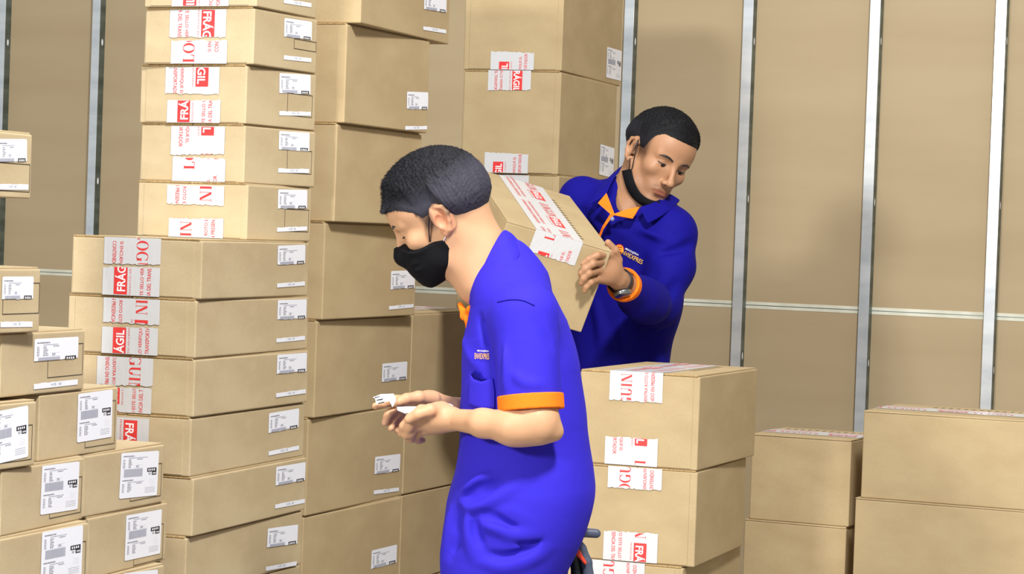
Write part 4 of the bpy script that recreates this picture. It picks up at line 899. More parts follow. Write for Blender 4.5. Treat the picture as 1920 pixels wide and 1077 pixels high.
# folds
def ridge(S, pts, r, k=.012, op='u'):
    c = curve(pts, 4); n = len(c)
    for i in range(n - 1): S.cone(c[i], c[i + 1], r * math.sin(PI * (i + .35) / (n + .2)) + .0005, r * math.sin(PI * (i + 1.35) / (n + .2)) + .0005, k, op)
def near1(x, y, r=0): pass
Yf = 4.37 - .05
def yfront(px_y): return np.interp(px_y, [600, 700, 800, 900, 985, 1060], [4.37 - .05 - .094, 4.37 - .05 - .104, 4.37 - .05 - .112, 4.37 - .05 - .121, 4.37 - .05 - .121, 4.37 - .05 - .112])
FOLD = [
    ([(-0.0843, 4.2510, 0.9431), (-0.0703, 4.2330, 0.9607), (-0.0490, 4.2170, 0.9782), (-0.0210, 4.2090, 0.9856)], .0075, 'u'),
    ([(-0.0808, 4.2450, 0.9296), (-0.0567, 4.2180, 0.9279), (-0.0288, 4.2090, 0.9403), (0.0034, 4.2070, 0.9585), (0.0262, 4.2110, 0.9749)], .0080, 'u'),
    ([(-0.0755, 4.2350, 0.9452), (-0.0526, 4.2140, 0.9473), (-0.0295, 4.2080, 0.9591), (-0.0111, 4.2070, 0.9712)], .0052, 's'),
    ([(-0.0420, 4.2050, 0.9167), (-0.0183, 4.2020, 0.9114), (0.0102, 4.2030, 0.8991), (0.0291, 4.2060, 0.8957)], .0060, 's'),
    ([(-0.0366, 4.2030, 0.8984), (-0.0083, 4.2010, 0.8931), (0.0201, 4.2050, 0.8833), (0.0529, 4.2110, 0.8846)], .0070, 'u'),
    ([(-0.0002, 4.2080, 0.9273), (0.0253, 4.2070, 0.9217), (0.0474, 4.2110, 0.9070)], .0065, 'u'),
    ([(-0.0255, 4.2090, 0.8463), (0.0028, 4.2080, 0.8428), (0.0400, 4.2130, 0.8538), (0.0630, 4.2190, 0.8689)], .0058, 's'),
    ([(-0.0344, 4.2150, 0.8311), (0.0034, 4.2130, 0.8261), (0.0452, 4.2170, 0.8383), (0.0776, 4.2250, 0.8573)], .0068, 'u'),
    ([(-0.0650, 4.2270, 0.9181), (-0.0640, 4.2270, 0.8898), (-0.0573, 4.2280, 0.8615), (-0.0460, 4.2270, 0.8337)], .0070, 'u'),
    ([(-0.0784, 4.2430, 0.9157), (-0.0815, 4.2490, 0.8912), (-0.0788, 4.2510, 0.8673), (-0.0875, 4.2630, 0.8369)], .0068, 's'),
    ([(-0.0531, 4.2190, 0.9053), (-0.0485, 4.2180, 0.8820), (-0.0354, 4.2150, 0.8593)], .0050, 's'),
    ([(-0.0943, 4.2790, 0.9110), (-0.0969, 4.2810, 0.8724), (-0.0989, 4.2910, 0.8136)], .0075, 'u'),
    ([(0.0157, 4.2070, 0.8763), (0.0441, 4.2110, 0.8692), (0.0720, 4.2230, 0.8810)], .0055, 's'),
    ([(-0.0500, 4.2560, 1.2588), (-0.0396, 4.2460, 1.2340), (-0.0300, 4.2430, 1.2061)], .0068, 's'),
    ([(0.0425, 4.1500, 1.2677), (0.0599, 4.1550, 1.2459), (0.0778, 4.1700, 1.2181)], .0050, 's'),
    ([(0.0496, 4.1500, 1.2735), (0.0710, 4.1580, 1.2480), (0.0872, 4.1750, 1.2182)], .0055, 'u'),
    ([(0.0960, 4.2260, 1.2632), (0.1043, 4.2160, 1.2075), (0.1061, 4.2160, 1.1324), (0.0911, 4.2110, 1.0759)], .0090, 's'),
    ([(0.0590, 4.2190, 0.9799), (0.0835, 4.2310, 0.9560), (0.1079, 4.2510, 0.9452)], .0060, 'u'),
    ([(-0.0152, 4.1600, 1.2245), (-0.0080, 4.1550, 1.1787), (-0.0083, 4.1550, 1.1370)], .0050, 'u'),
    ([(0.0071, 4.1500, 1.1703), (0.0289, 4.1430, 1.1548), (0.0567, 4.1450, 1.1520)], .0040, 'u'),
    ([(-0.0809, 4.3110, 1.2155), (-0.0668, 4.2730, 1.1891), (-0.0469, 4.2510, 1.1720)], .0065, 'u')]
for pts, r, op in FOLD: S.fold(pts, r * (1.9 if op == 'u' else -2.2), .0110 if r > .0066 else .0090)
S.add(lambda P: 0.778 - P[:, 2] - (0 * P[:, 0]), (0, 4.37, .8), .6, .004, 'i')
shirt1 = mesh_sdf('polo_shirt', S, lattice(-.20, .22, .0024), lattice(4.06, 4.68, .0024), lattice(.72, 1.54, .0024), M['blue'], FG)
SB1 = tree_of(shirt1)

tube('stitched_seam', [hit(SB1, *p)[0] - Vector((0, .0006, 0)) for p in curve([(-0.0245, 4.1000, 1.2907), (-0.0037, 4.1000, 1.2960), (0.0191, 4.1000, 1.2959), (0.0404, 4.1000, 1.2876)], 5)], .0011, M['blue_shaded'], shirt1, 5)
# orange knitted cuff
S = Sdf(); n_ = dn; cc = ca + dn * .002
def cuff(P):
    d = (P - cc) @ n_; lat = np.linalg.norm(((P - cc) - d[:, None] * n_) * np.array([1, 1.0, 1]), axis=1)
    return np.maximum(np.abs(d - .001) - .0135, np.maximum(lat - .0585, .0495 - lat))
S.add(cuff, cc, .065, .004)
mesh_sdf('cuff', S, lattice(cc[0] - .08, cc[0] + .08, .002), lattice(cc[1] - .08, cc[1] + .08, .002), lattice(cc[2] - .05, cc[2] + .05, .002), M['orange'], shirt1)
# collar
for yy in (-1, 1):
    collar_leaf('collar', [(-0.0173, 4.3700, 1.4183), (-0.00568 * (4.37+yy*.036), 4.37+yy*.036, 1.41 + 0.00028 * (4.37+yy*.036)), (-0.00839 * (4.37+yy*.052), 4.37+yy*.052, 1.41 + -0.00471 * (4.37+yy*.052)), (-0.01149 * (4.37+yy*.060), 4.37+yy*.060, 1.41 + -0.01149 * (4.37+yy*.060)), (-0.01414 * (4.37+yy*.062), 4.37+yy*.062, 1.41 + -0.01825 * (4.37+yy*.062)), (-0.01617 * (4.37+yy*.056), 4.37+yy*.056, 1.41 + -0.02389 * (4.37+yy*.056)), (-0.01777 * (4.37+yy*.040), 4.37+yy*.040, 1.41 + -0.02884 * (4.37+yy*.040))],
        [(-0.0015, 4.3700, 1.4101), (-0.00247 * (4.37+yy*.046), 4.37+yy*.046, 1.41 + -0.00227 * (4.37+yy*.046)), (-0.00538 * (4.37+yy*.068), 4.37+yy*.068, 1.41 + -0.00816 * (4.37+yy*.068)), (-0.00847 * (4.37+yy*.078), 4.37+yy*.078, 1.41 + -0.01494 * (4.37+yy*.078)), (-0.01158 * (4.37+yy*.080), 4.37+yy*.080, 1.41 + -0.02150 * (4.37+yy*.080)), (-0.01406 * (4.37+yy*.074), 4.37+yy*.074, 1.41 + -0.02670 * (4.37+yy*.074)), (-0.01614 * (4.37+yy*.056), 4.37+yy*.056, 1.41 + -0.03101 * (4.37+yy*.056))],
        [(0.0219, 4.3700, 1.3818), (0.00289 * (4.37+yy*.058), 4.37+yy*.058, 1.41 + -0.00920 * (4.37+yy*.058)), (-0.00070 * (4.37+yy*.088), 4.37+yy*.088, 1.41 + -0.01466 * (4.37+yy*.088)), (-0.00426 * (4.37+yy*.100), 4.37+yy*.100, 1.41 + -0.02102 * (4.37+yy*.100)), (-0.00783 * (4.37+yy*.102), 4.37+yy*.102, 1.41 + -0.02693 * (4.37+yy*.102)), (-0.01123 * (4.37+yy*.094), 4.37+yy*.094, 1.41 + -0.03150 * (4.37+yy*.094)), (-0.01472 * (4.37+yy*.070), 4.37+yy*.070, 1.41 + -0.03340 * (4.37+yy*.070))], M['blue'], shirt1)
# open orange placket
S = Sdf()
S.chain([(-0.0928, 4.3600, 1.2789), (-0.0831, 4.3450, 1.2603), (-0.0727, 4.3300, 1.2477)], [.005, .008, .004], .006, flat=((0, 1, 0), .5))
S.chain([(-0.0831, 4.3450, 1.2603), (-0.0736, 4.3300, 1.2727), (-0.0630, 4.3150, 1.2784)], [.007, .006, .003], .006, flat=((0, 1, 0), .5))
S.chain([(-0.0778, 4.3350, 1.2531), (-0.0761, 4.3400, 1.2288), (-0.0773, 4.3450, 1.2044)], [.006, .004, .002], .006, flat=((0, 1, 0), .5))
mesh_sdf('placket', S, lattice(-.12, -.03, .0018), lattice(4.27, 4.42, .0018), lattice(1.17, 1.32, .0018), M['orange'], shirt1)
pk = decal('chest_pocket', [(-0.0654, 4.2000, 1.1592), (-0.0595, 4.2000, 1.1510), (-0.0472, 4.2000, 1.1477), (-0.0260, 4.2000, 1.1550), (-0.0224, 4.2000, 1.1336), (-0.0213, 4.2000, 1.1027), (-0.0436, 4.2000, 1.0982), (-0.0653, 4.2000, 1.1030), (-0.0663, 4.2000, 1.1320)], SB1, M['blue'], shirt1, .003, thick=.003)
decal('pocket_opening', [(-0.0645, 4.2000, 1.1592), (-0.0591, 4.2000, 1.1669), (-0.0506, 4.2000, 1.1644), (-0.0447, 4.2000, 1.1562), (-0.0371, 4.2000, 1.1527), (-0.0473, 4.2000, 1.1495), (-0.0567, 4.2000, 1.1520)], SB1, M['blue_shaded'], shirt1, .0025, thick=.002)
def text_on(name, s, p0, px, py, bvh, m, parent, d=(0, 1, 0), off=.0035):
    """lettering on cloth: p0 lower left corner, px and py the edge vectors of the text block"""
    T = fit_text(s, 0, 1, 0, 1); V = []; F = []; p0 = Vector(p0); px = Vector(px); py = Vector(py)
    for t in T:
        b = len(V)
        for a, c in t:
            p = p0 + px * a + py * c; h, n = hit(bvh, *p, d=d); V.append((h - Vector(d).normalized() * off) if h is not None else p)
        F.append((b, b + 1, b + 2))
    o = new_obj(name, V, F, m); return adopt(o, parent)
def diff(a, b): return tuple(b[i] - a[i] for i in range(3))
text_on('printed_logo', 'ENVIEXPRES', (-0.0617, 4.2000, 1.1874), diff((-0.0617, 4.2000, 1.1874), (-0.0356, 4.2000, 1.1883)), diff((-0.0617, 4.2000, 1.1874), (-0.0621, 4.2000, 1.1977)), SB1, M['yellow'], shirt1)
text_on('printed_logo', 'MENSAJERIA', (-0.0575, 4.2000, 1.1997), diff((-0.0575, 4.2000, 1.1997), (-0.0369, 4.2000, 1.2004)), diff((-0.0575, 4.2000, 1.1997), (-0.0576, 4.2000, 1.2035)), SB1, M['twhite'], shirt1)
# jeans and shoes
S = Sdf()
for dy in (-.085, .085):
    S.cone((0.0099, 4.3700, 0.8163), (0.00216 * (4.37+dy), 4.37+dy, 1.41 + -0.15823 * (4.37+dy)), 0.1049, .098, .03); S.cone((0.00216 * (4.37+dy), 4.37+dy, 1.41 + -0.15823 * (4.37+dy)), (.01, 4.37 + dy, .52), .098, .072, .03); S.cone((.01, 4.37 + dy, .52), (.05, 4.37 + dy, .09), .072, .060, .03)
S.add(lambda P: P[:, 2] - .83, (0, 4.37, .8), .5, .004, 'i'); S.add(lambda P: .07 - P[:, 2], (0, 4.37, .1), .4, .004, 'i')
mesh_sdf('jeans', S, lattice(-.22, .24, .005), lattice(4.1, 4.66, .005), zlattice([(.05, .7, .01), (.7, .86, .004)]), M['jeans'], FG)
shoe(.03, 4.285, PI, FG); shoe(.05, 4.455, PI, FG)

# folded white labels in his hands
def folded(name, pts, w, m, label, parent=None, bars=0):
    pass
lab = empty('folded_label', (-0.2231, 4.3500, 1.1069)); tag(lab, 'folded white label strip with black print above the fingertips', 'label', 'white labels held by the stooping man')
def sheet(name, rows, m, parent, off=(0, 0, 0)):
    V = []; F = []; n = len(rows[0])
    for r in rows: V += [tuple(np.array(p) + off) for p in r]
    for i in range(len(rows) - 1):
        for j in range(n - 1): F.append((i * n + j, i * n + j + 1, (i + 1) * n + j + 1, (i + 1) * n + j))
    o = new_obj(name, V, F, m); s = o.modifiers.new('s', 'SOLIDIFY'); s.thickness = .0005
    bpy.context.view_layer.update(); return adopt(o, parent)
bpy.context.view_layer.update()
sheet('paper', [[(-0.2445, 4.3350, 1.1062), (-0.2302, 4.3350, 1.1125), (-0.2071, 4.3350, 1.1143), (-0.2029, 4.3350, 1.1038)], [(-0.2403, 4.3300, 1.1057), (-0.2276, 4.3250, 1.1075), (-0.2103, 4.3250, 1.1081), (-0.2044, 4.3300, 1.0983)], [(-0.2365, 4.3200, 1.0959), (-0.2251, 4.3200, 1.0983), (-0.2139, 4.3250, 1.1022), (-0.2080, 4.3300, 1.0905)]], M['paper'], lab)
for k, (a, b) in enumerate((((-0.2403, 4.3285, 1.1078), (-0.2279, 4.3285, 1.1106)), ((-0.2368, 4.3210, 1.1036), (-0.2254, 4.3210, 1.1064)), ((-0.2335, 4.3165, 1.0982), (-0.2221, 4.3165, 1.1015)))):
    a = Vector(a); b = Vector(b); u = Vector((0, 0, -.0022)); o = new_obj('printed_bar', [a, b, b + u, a + u], [(0, 1, 2, 3)], M['ink']); adopt(o, lab)
lab2 = empty('folded_label', (-0.1774, 4.2700, 1.0921)); tag(lab2, 'rolled white label strip pinched between his two hands', 'label', 'white labels held by the stooping man'); bpy.context.view_layer.update()
sheet('paper', [[(-0.1989, 4.3000, 1.0929), (-0.1830, 4.2850, 1.0956), (-0.1593, 4.2620, 1.0980), (-0.1443, 4.2700, 1.0961)], [(-0.1966, 4.2950, 1.0876), (-0.1822, 4.2750, 1.0849), (-0.1623, 4.2520, 1.0892), (-0.1438, 4.2620, 1.0900)], [(-0.1914, 4.3100, 1.0848), (-0.1779, 4.2900, 1.0801), (-0.1631, 4.2750, 1.0836), (-0.1443, 4.2800, 1.0849)]], M['paper'], lab2)
lab3 = empty('folded_label', (-0.1037, 4.3600, 1.0920)); tag(lab3, 'end of a white label strip sticking out behind his near wrist', 'label', 'white labels held by the stooping man'); bpy.context.view_layer.update()
sheet('paper', [[(-0.1234, 4.3600, 1.0981), (-0.1068, 4.3550, 1.0991), (-0.0998, 4.3500, 1.0967)], [(-0.1229, 4.3550, 1.0878), (-0.1062, 4.3450, 1.0901), (-0.0986, 4.3500, 1.0910)], [(-0.1200, 4.3600, 1.0837), (-0.1033, 4.3500, 1.0869), (-0.0907, 4.3500, 1.0874)]], M['paper'], lab3)

# pliers-like tape cutter in his back pocket
tg = empty('hand_tool', (0.1291, 4.4000, 0.8558)); tag(tg, 'grey and orange-red handled tool sticking out of his back pocket', 'tool'); bpy.context.view_layer.update()
S = Sdf(); S.chain([(0.1239, 4.4000, 0.8625), (0.1434, 4.4000, 0.8671), (0.1709, 4.4000, 0.8661)], [.0085, .0088, .0085], .004, flat=((0, 1, 0), .8))
mesh_sdf('grip', S, lattice(.09, .17, .002), lattice(4.37, 4.43, .002), lattice(.82, .90, .002), M['grip'], tg)
S = Sdf(); S.chain([(0.1237, 4.3880, 0.8610), (0.1352, 4.3880, 0.8673), (0.1471, 4.3900, 0.8646)], [.006, .006, .003], .004)
mesh_sdf('inlay', S, lattice(.09, .17, .002), lattice(4.37, 4.43, .002), lattice(.82, .90, .002), M['grip_red'], tg)
S = Sdf(); S.chain([(0.1321, 4.4000, 0.8539), (0.1445, 4.4000, 0.8367), (0.1551, 4.4000, 0.8125), (0.1601, 4.4000, 0.7831), (0.1571, 4.4000, 0.7584)], [.009, .0095, .010, .0105, .010], .004, flat=((0, 1, 0), .8))
mesh_sdf('grip', S, lattice(.08, .17, .002), lattice(4.37, 4.43, .002), lattice(.74, .87, .002), M['grip'], tg)
S = Sdf(); S.chain([(0.1310, 4.3870, 0.8457), (0.1385, 4.3870, 0.8303), (0.1518, 4.3870, 0.8131)], [.004, .005, .0035], .004)
mesh_sdf('inlay', S, lattice(.08, .17, .002), lattice(4.37, 4.43, .002), lattice(.78, .87, .002), M['grip_red'], tg)
S = Sdf(); S.chain([(0.1330, 4.4100, 0.8349), (0.1334, 4.4100, 0.8251), (0.1397, 4.4100, 0.7859), (0.1382, 4.4100, 0.7464)], [.010, .011, .012, .010], .004, flat=((0, 1, 0), .7))
mesh_sdf('jaw', S, lattice(.07, .17, .0025), lattice(4.37, 4.45, .0025), lattice(.72, .88, .0025), M['dark'], tg)

# ------------------------------------------------------------------ the man behind, lifting a box
BY = 6.27
BG = root_at(.27, 6.30, 'man in shaded blue long-sleeved polo, mask under his chin, carrying a tilted box')
H2 = Head((0.3714, 6.2400, 1.6271), rotm(25, 21, -19), .975)
S = Sdf(); H2.build(S)
S.cone(H2.w(-.035, 0, -.05), (0.2897, 6.3000, 1.4737), .056, .064, .03); S.cone(H2.w(.0, 0, -.08), (0.2989, 6.2600, 1.4765), .040, .050, .03)
S.cone((0.2897, 6.3000, 1.4737), (0.2916, 6.3000, 1.4206), .055, .07, .04)
S.cone((0.2979, 6.3000, 1.3648), (0.2769, 6.3000, 1.0556), .105, .100, .05, flat=((.38, .92, 0), .66))
for a, b, ra, rb in (((0.2906, 6.3000, 1.4485), (0.1761, 6.3700, 1.4943), .05, .040), ((0.2911, 6.3000, 1.4346), (0.4075, 6.2200, 1.4039), .05, .042)): S.cone(a, b, ra, rb, .03)
S.cone((0.1761, 6.3700, 1.4943), (0.1306, 6.3000, 1.2257), .040, .038, .02); S.cone((0.1306, 6.3000, 1.2257), (0.0775, 6.0200, 1.1692), .038, .028, .02)
S.cone((0.4033, 6.2200, 1.4038), (0.3714, 6.1200, 1.2437), .040, .036, .02); S.cone((0.3714, 6.1200, 1.2437), (0.2758, 5.8600, 1.2962), .038, .028, .02); S.cone((0.2874, 5.8800, 1.2897), (0.2548, 5.8100, 1.3120), .029, .0255, .01)
W = (0.2574, 5.8100, 1.3108)
hand(S, W, (0.2324, 5.7850, 1.3310), [(0.2315, 5.7650, 1.3697), (0.2163, 5.7520, 1.3527), (0.2067, 5.7480, 1.3319), (0.2064, 5.7550, 1.3100)],
     [[(0.2004, 5.7160, 1.3678), (0.1802, 5.7080, 1.3570), (0.1666, 5.7080, 1.3463)], [(0.1895, 5.7080, 1.3471), (0.1721, 5.7060, 1.3339), (0.1624, 5.7080, 1.3233)], [(0.1814, 5.7070, 1.3240), (0.1692, 5.7080, 1.3109), (0.1646, 5.7110, 1.3005)], [(0.1875, 5.7150, 1.3025), (0.1765, 5.7160, 1.2906), (0.1731, 5.7180, 1.2816)]],
     [(0.2511, 5.8000, 1.3314), (0.2523, 5.7900, 1.3574), (0.2444, 5.7750, 1.3804), (0.2266, 5.7650, 1.3990)], rr=1.0)
# right hand under the far side of the box
hand(S, (0.0775, 6.0200, 1.1692), (0.0606, 5.9800, 1.1836), [(0.0492, 5.9700, 1.2035), (0.0430, 5.9600, 1.1903), (0.0421, 5.9550, 1.1772), (0.0439, 5.9600, 1.1625)],
     [[(0.0390, 5.9450, 1.2238), (0.0346, 5.9400, 1.2371), (0.0329, 5.9400, 1.2476)], [(0.0289, 5.9300, 1.2108), (0.0231, 5.9200, 1.2241), (0.0214, 5.9200, 1.2345)], [(0.0269, 5.9200, 1.1913), (0.0198, 5.9100, 1.2045), (0.0182, 5.9100, 1.2137)], [(0.0302, 5.9200, 1.1716), (0.0245, 5.9100, 1.1823), (0.0229, 5.9100, 1.1902)]],
     [(0.0605, 5.9700, 1.1840), (0.0661, 5.9600, 1.2111), (0.0653, 5.9500, 1.2299), (0.0620, 5.9400, 1.2446)])
for sx in (-.085, .085):
    S.cone((0.2744, 6.3000, 0.9712), (.255 + sx * .85, 6.31 + sx * -.4, .52), .09, .058, .04); S.cone((.255 + sx * .85, 6.31 + sx * -.4, .52), (.255 + sx * .85, 6.32 - sx * .4, .10), .055, .036, .03)
def tone2(P):
    t, q_ = lip_tone(H2, P, (.74, .50, .52))
    u, f, l = q_[:, 2], q_[:, 0], np.abs(q_[:, 1])
    # beard shadow and moustache
    bs = np.clip((-.045 - u) / .02, 0, 1) * (u > -.16) * np.clip((f + .0) / .03, 0, 1) * np.clip((.13 + u) / .01, 0, 1)
    bs *= (1 - np.clip(3 - 3 * np.sqrt(((u + .0765) / .009) ** 2 + (q_[:, 1] / .024) ** 2), 0, 1))
    mo = np.clip(1.2 - np.abs(u + .0610 + .18 * l) / .0055, 0, 1) * np.clip((.031 - l) / .006, 0, 1) * (f > .07)
    a = np.clip(.30 * bs + .5 * mo, 0, .62)[:, None]; t = t * (1 - a) + np.array([.42, .40, .42]) * a
    # faded sides
    fade = np.clip((u + .034) / .03, 0, 1) * np.clip((.046 - f) / .016, 0, 1) * np.clip((f + .003) / .006, 0, 1) * (l > .04)
    back = np.clip((u + .045) / .02, 0, 1) * np.clip((-f - .026) / .01, 0, 1)
    top = np.clip((u - .022) / .012, 0, 1) * (f < .032)
    a = np.clip(np.maximum(np.maximum(fade * .8, back), top), 0, .85)[:, None]
    t = t * (1 - a) + np.array([.10, .09, .10]) * a
    return t
body2 = mesh_sdf('body', S, lattice(-.02, .55, .0022), lattice(5.66, 6.50, .0022), zlattice([(0.08, .9, .009), (.9, 1.22, .005), (1.22, 1.40, .0019), (1.40, 1.47, .003), (1.47, 1.80, .0016)]), M['skin_tan'], BG, tone2)
B2 = tree_of(body2)
def th2(f): return np.interp(f, [-.12, -.09, -.06, -.035, -.02, .0, .02, .032, .042, .055, .09], [-.050, -.050, -.042, -.03, .006, .004, .004, .026, .052, .067, .071])
S = Sdf(); H2.hair(S, th2, .014, .0016, .0016)
x0, y0, z0 = H2.c
hr = mesh_sdf('hair', S, lattice(x0 - .15, x0 + .15, .0018), lattice(y0 - .14, y0 + .14, .0018), lattice(z0 - .11, z0 + .16, .0018), M['haira'], BG, htone(H2, .2, .6)); strands(hr, 22000, H2, .0032, .0011, None)
for g in (-1, 1):
    o = adopt(new_obj('eye', [tuple(H2.w(.0655 + .0140 * math.cos(a) * math.cos(b), g * .0305 + .0145 * math.sin(b), -.0045 + .0105 * math.sin(a) * math.cos(b))) for a in np.linspace(-1.5, 1.5, 9) for b in np.linspace(-1.4, 1.4, 9)], [(i * 9 + j, i * 9 + j + 1, i * 9 + j + 10, i * 9 + j + 9) for i in range(8) for j in range(8)], M['eyew'], smooth=True), BG)
    tube('iris', [H2.w(.0785, g * .0295, -.0075), H2.w(.0812, g * .0295, -.0085)], .0050, M['iris'], o, 14)
    tube('eyelashes', curve([H2.w(.0712, g * .0170, -.0035), H2.w(.0818, g * .0250, -.0040), H2.w(.0815, g * .0350, -.0042), H2.w(.0725, g * .0450, -.0035)], 4), .0014, M['dark'], BG, 5)
    def sf(f, l, u):
        p = H2.w(f + .06, l, u); dd = -H2.R[:, 0]; h = B2.ray_cast(Vector(p), Vector(dd)); return h[0] + Vector(H2.R[:, 0]) * .0006
    tube('eyebrow', curve([sf(.08, g * .014, .0130), sf(.08, g * .027, .0175), sf(.08, g * .040, .0175), sf(.07, g * .051, .0125)], 5), [.0012] + [.0024] * 4 + [.0028] * 7 + [.0018, .0014, .0012, .0008], M['hair'], BG, 6)
# mask pulled down under the chin
def skin_pt(x, off):
    h, n = hit(B2, *x)
    if h is None or h.y > 6.29: h = Vector(x); h.y = min(h.y + .06, 6.26); return np.array(h)
    return np.array(h + n * off)
ml = curve([(0.2782, 6.2000, 1.5854), (0.2864, 6.2000, 1.5512), (0.2984, 6.2000, 1.5241), (0.3184, 6.2000, 1.5042), (0.3449, 6.2000, 1.4941), (0.3668, 6.2000, 1.4990)], 5); mr = curve([(0.3001, 6.2000, 1.5903), (0.3052, 6.2000, 1.5629), (0.3171, 6.2000, 1.5386), (0.3344, 6.2000, 1.5199), (0.3568, 6.2000, 1.5097), (0.3746, 6.2000, 1.5117)], 5)
def smooth_line(L):
    L = [np.array(p) for p in L]
    for _ in range(4): L = [L[0]] + [(L[i - 1] + 2 * L[i] + L[i + 1]) / 4 for i in range(1, len(L) - 1)] + [L[-1]]
    return L
ra_ = smooth_line([skin_pt(p, .004) for p in ml]); rc_ = smooth_line([skin_pt(p, .004) for p in mr]); rb_ = smooth_line([skin_pt((a + b) / 2, .009) for a, b in zip(ml, mr)])
mask2 = collar_leaf('face_mask', ra_[::3], rb_[::3], rc_[::3], M['black'], BG, .004)
def onface(x): 
    h, n = hit(B2, *x); return (h + Vector((0, -.0015, 0))) if h is not None else Vector(x)
def strap(a, b, lift):
    a = onface(a); b = onface(b); m_ = (a + b) / 2; h = onface(tuple(m_ + Vector((0, -.1, 0)))); m_.y = min(h.y, m_.y) - lift
    tube('ear_loop', curve([a, m_, b], 8), .0015, M['dark'], mask2, 6)
strap((0.3111, 6.2000, 1.6649), (0.2987, 6.2000, 1.5902), .007); strap((0.2922, 6.2000, 1.6175), (0.2919, 6.2000, 1.5886), .003)

# long sleeved polo
CN = (.38, .92, 0)
S = Sdf()
S.cone((0.3008, 6.3000, 1.3999), (0.2922, 6.3000, 1.2525), .158, .150, .05, flat=(CN, .74)); S.cone((0.2922, 6.3000, 1.2525), (0.2675, 6.3000, 1.0833), .150, .142, .05, flat=(CN, .78)); S.cone((0.2675, 6.3000, 1.0833), (0.2647, 6.3000, 0.9287), .142, .150, .05, flat=(CN, .78))
for a, b, ra, rb in (((0.2842, 6.3100, 1.4834), (0.1782, 6.3600, 1.5070), .062, .0600), ((0.2981, 6.2900, 1.4599), (0.4066, 6.2200, 1.4274), .080, .0650)): S.cone(a, b, ra, rb, .04)
S.cone((0.2897, 6.3200, 1.4977), (0.2934, 6.3000, 1.4486), .070, .09, .04)
S.cone((0.1782, 6.3600, 1.5070), (0.1349, 6.3000, 1.2217), .060, .052, .02); S.cone((0.1349, 6.3000, 1.2217), (0.0815, 6.0300, 1.1743), .050, .040, .02)
S.cone((0.4039, 6.2200, 1.4246), (0.4071, 6.1800, 1.3422), .062, .058, .03); S.cone((0.4071, 6.1800, 1.3422), (0.3728, 6.1200, 1.2438), .058, .054, .03)
S.cone((0.3728, 6.1200, 1.2438), (0.3166, 5.9700, 1.2648), .054, .048, .03)
fa = Sdf(); fa.cone((0.3424, 6.0200, 1.2510), (0.2559, 5.8300, 1.3052), .052, .038, .02)
cc2 = np.array((0.2763, 5.8700, 1.2947)); dn2 = np.array((0.2559, 5.8300, 1.3052)) - np.array((0.3424, 6.0200, 1.2510)); dn2 /= np.linalg.norm(dn2)
S.add(lambda P: np.maximum(fa.ev(P[:, None, :])[:, 0], (P - cc2) @ dn2), (0.3035, 5.9300, 1.2759), .14, .03)
S.cone(H2.w(-.02, 0, -.06), (0.2921, 6.2400, 1.4830), .058, .042, .006, 's')
S.cone((0.2946, 6.2000, 1.5143), (0.2640, 6.1650, 1.4799), .040, .012, .006, 's'); S.cone((0.2732, 6.1900, 1.5231), (0.2586, 6.1650, 1.4797), .028, .010, .006, 's')
FOLD2 = [([(0.3571, 6.1000, 1.3415), (0.3446, 6.1000, 1.3140), (0.3120, 6.1200, 1.3056)], .012, 's'), ([(0.4617, 6.1700, 1.4060), (0.4193, 6.1400, 1.3842), (0.3721, 6.1400, 1.3688)], .008, 's'),
    ([(0.3435, 6.0200, 1.2216), (0.3844, 6.0550, 1.2623), (0.4196, 6.1000, 1.3030)], .010, 's'), ([(0.3094, 6.1300, 1.2031), (0.3445, 6.1300, 1.1770), (0.3786, 6.1300, 1.1755)], .012, 'u'),
    ([(0.3233, 5.9400, 1.2896), (0.3525, 5.9800, 1.2791), (0.3767, 6.0400, 1.2624)], .009, 'u'), ([(0.2145, 6.2000, 1.2524), (0.2304, 6.1900, 1.1843), (0.2398, 6.1900, 1.1158)], .011, 'u'), ([(0.2845, 6.1700, 1.1870), (0.2934, 6.1700, 1.1324), (0.2927, 6.1700, 1.0774)], .010, 'u'),
    ([(0.3166, 6.1700, 1.4352), (0.3571, 6.1500, 1.4229), (0.3911, 6.1400, 1.4105)], .008, 'u'), ([(0.1883, 6.2800, 1.4727), (0.2094, 6.2400, 1.4315), (0.2238, 6.2000, 1.3768)], .009, 's')]
for pts, r, op in FOLD2: S.fold(pts, r * (1.5 if op == 'u' else -1.8), .013)
S.add(lambda P: .80 - P[:, 2], (.25, 6.25, .9), .7, .004, 'i')
shirt2 = mesh_sdf('polo_shirt', S, lattice(-.06, .58, .0026), lattice(5.80, 6.50, .0026), lattice(.76, 1.64, .0026), M['blue_shaded'], BG)
SB2 = tree_of(shirt2)
# cuff with orange lining
S = Sdf()
def cuff2(P):
    d = (P - cc2) @ dn2; lat = np.linalg.norm((P - cc2) - d[:, None] * dn2, axis=1)
    return np.maximum(np.abs(d - .001) - .013, np.maximum(lat - (.0415 + .1 * d), .034 - lat))
S.add(cuff2, cc2, .06, .004)
mesh_sdf('cuff', S, lattice(cc2[0] - .06, cc2[0] + .06, .0018), lattice(cc2[1] - .06, cc2[1] + .06, .0018), lattice(cc2[2] - .06, cc2[2] + .06, .0018), M['orange'], shirt2)
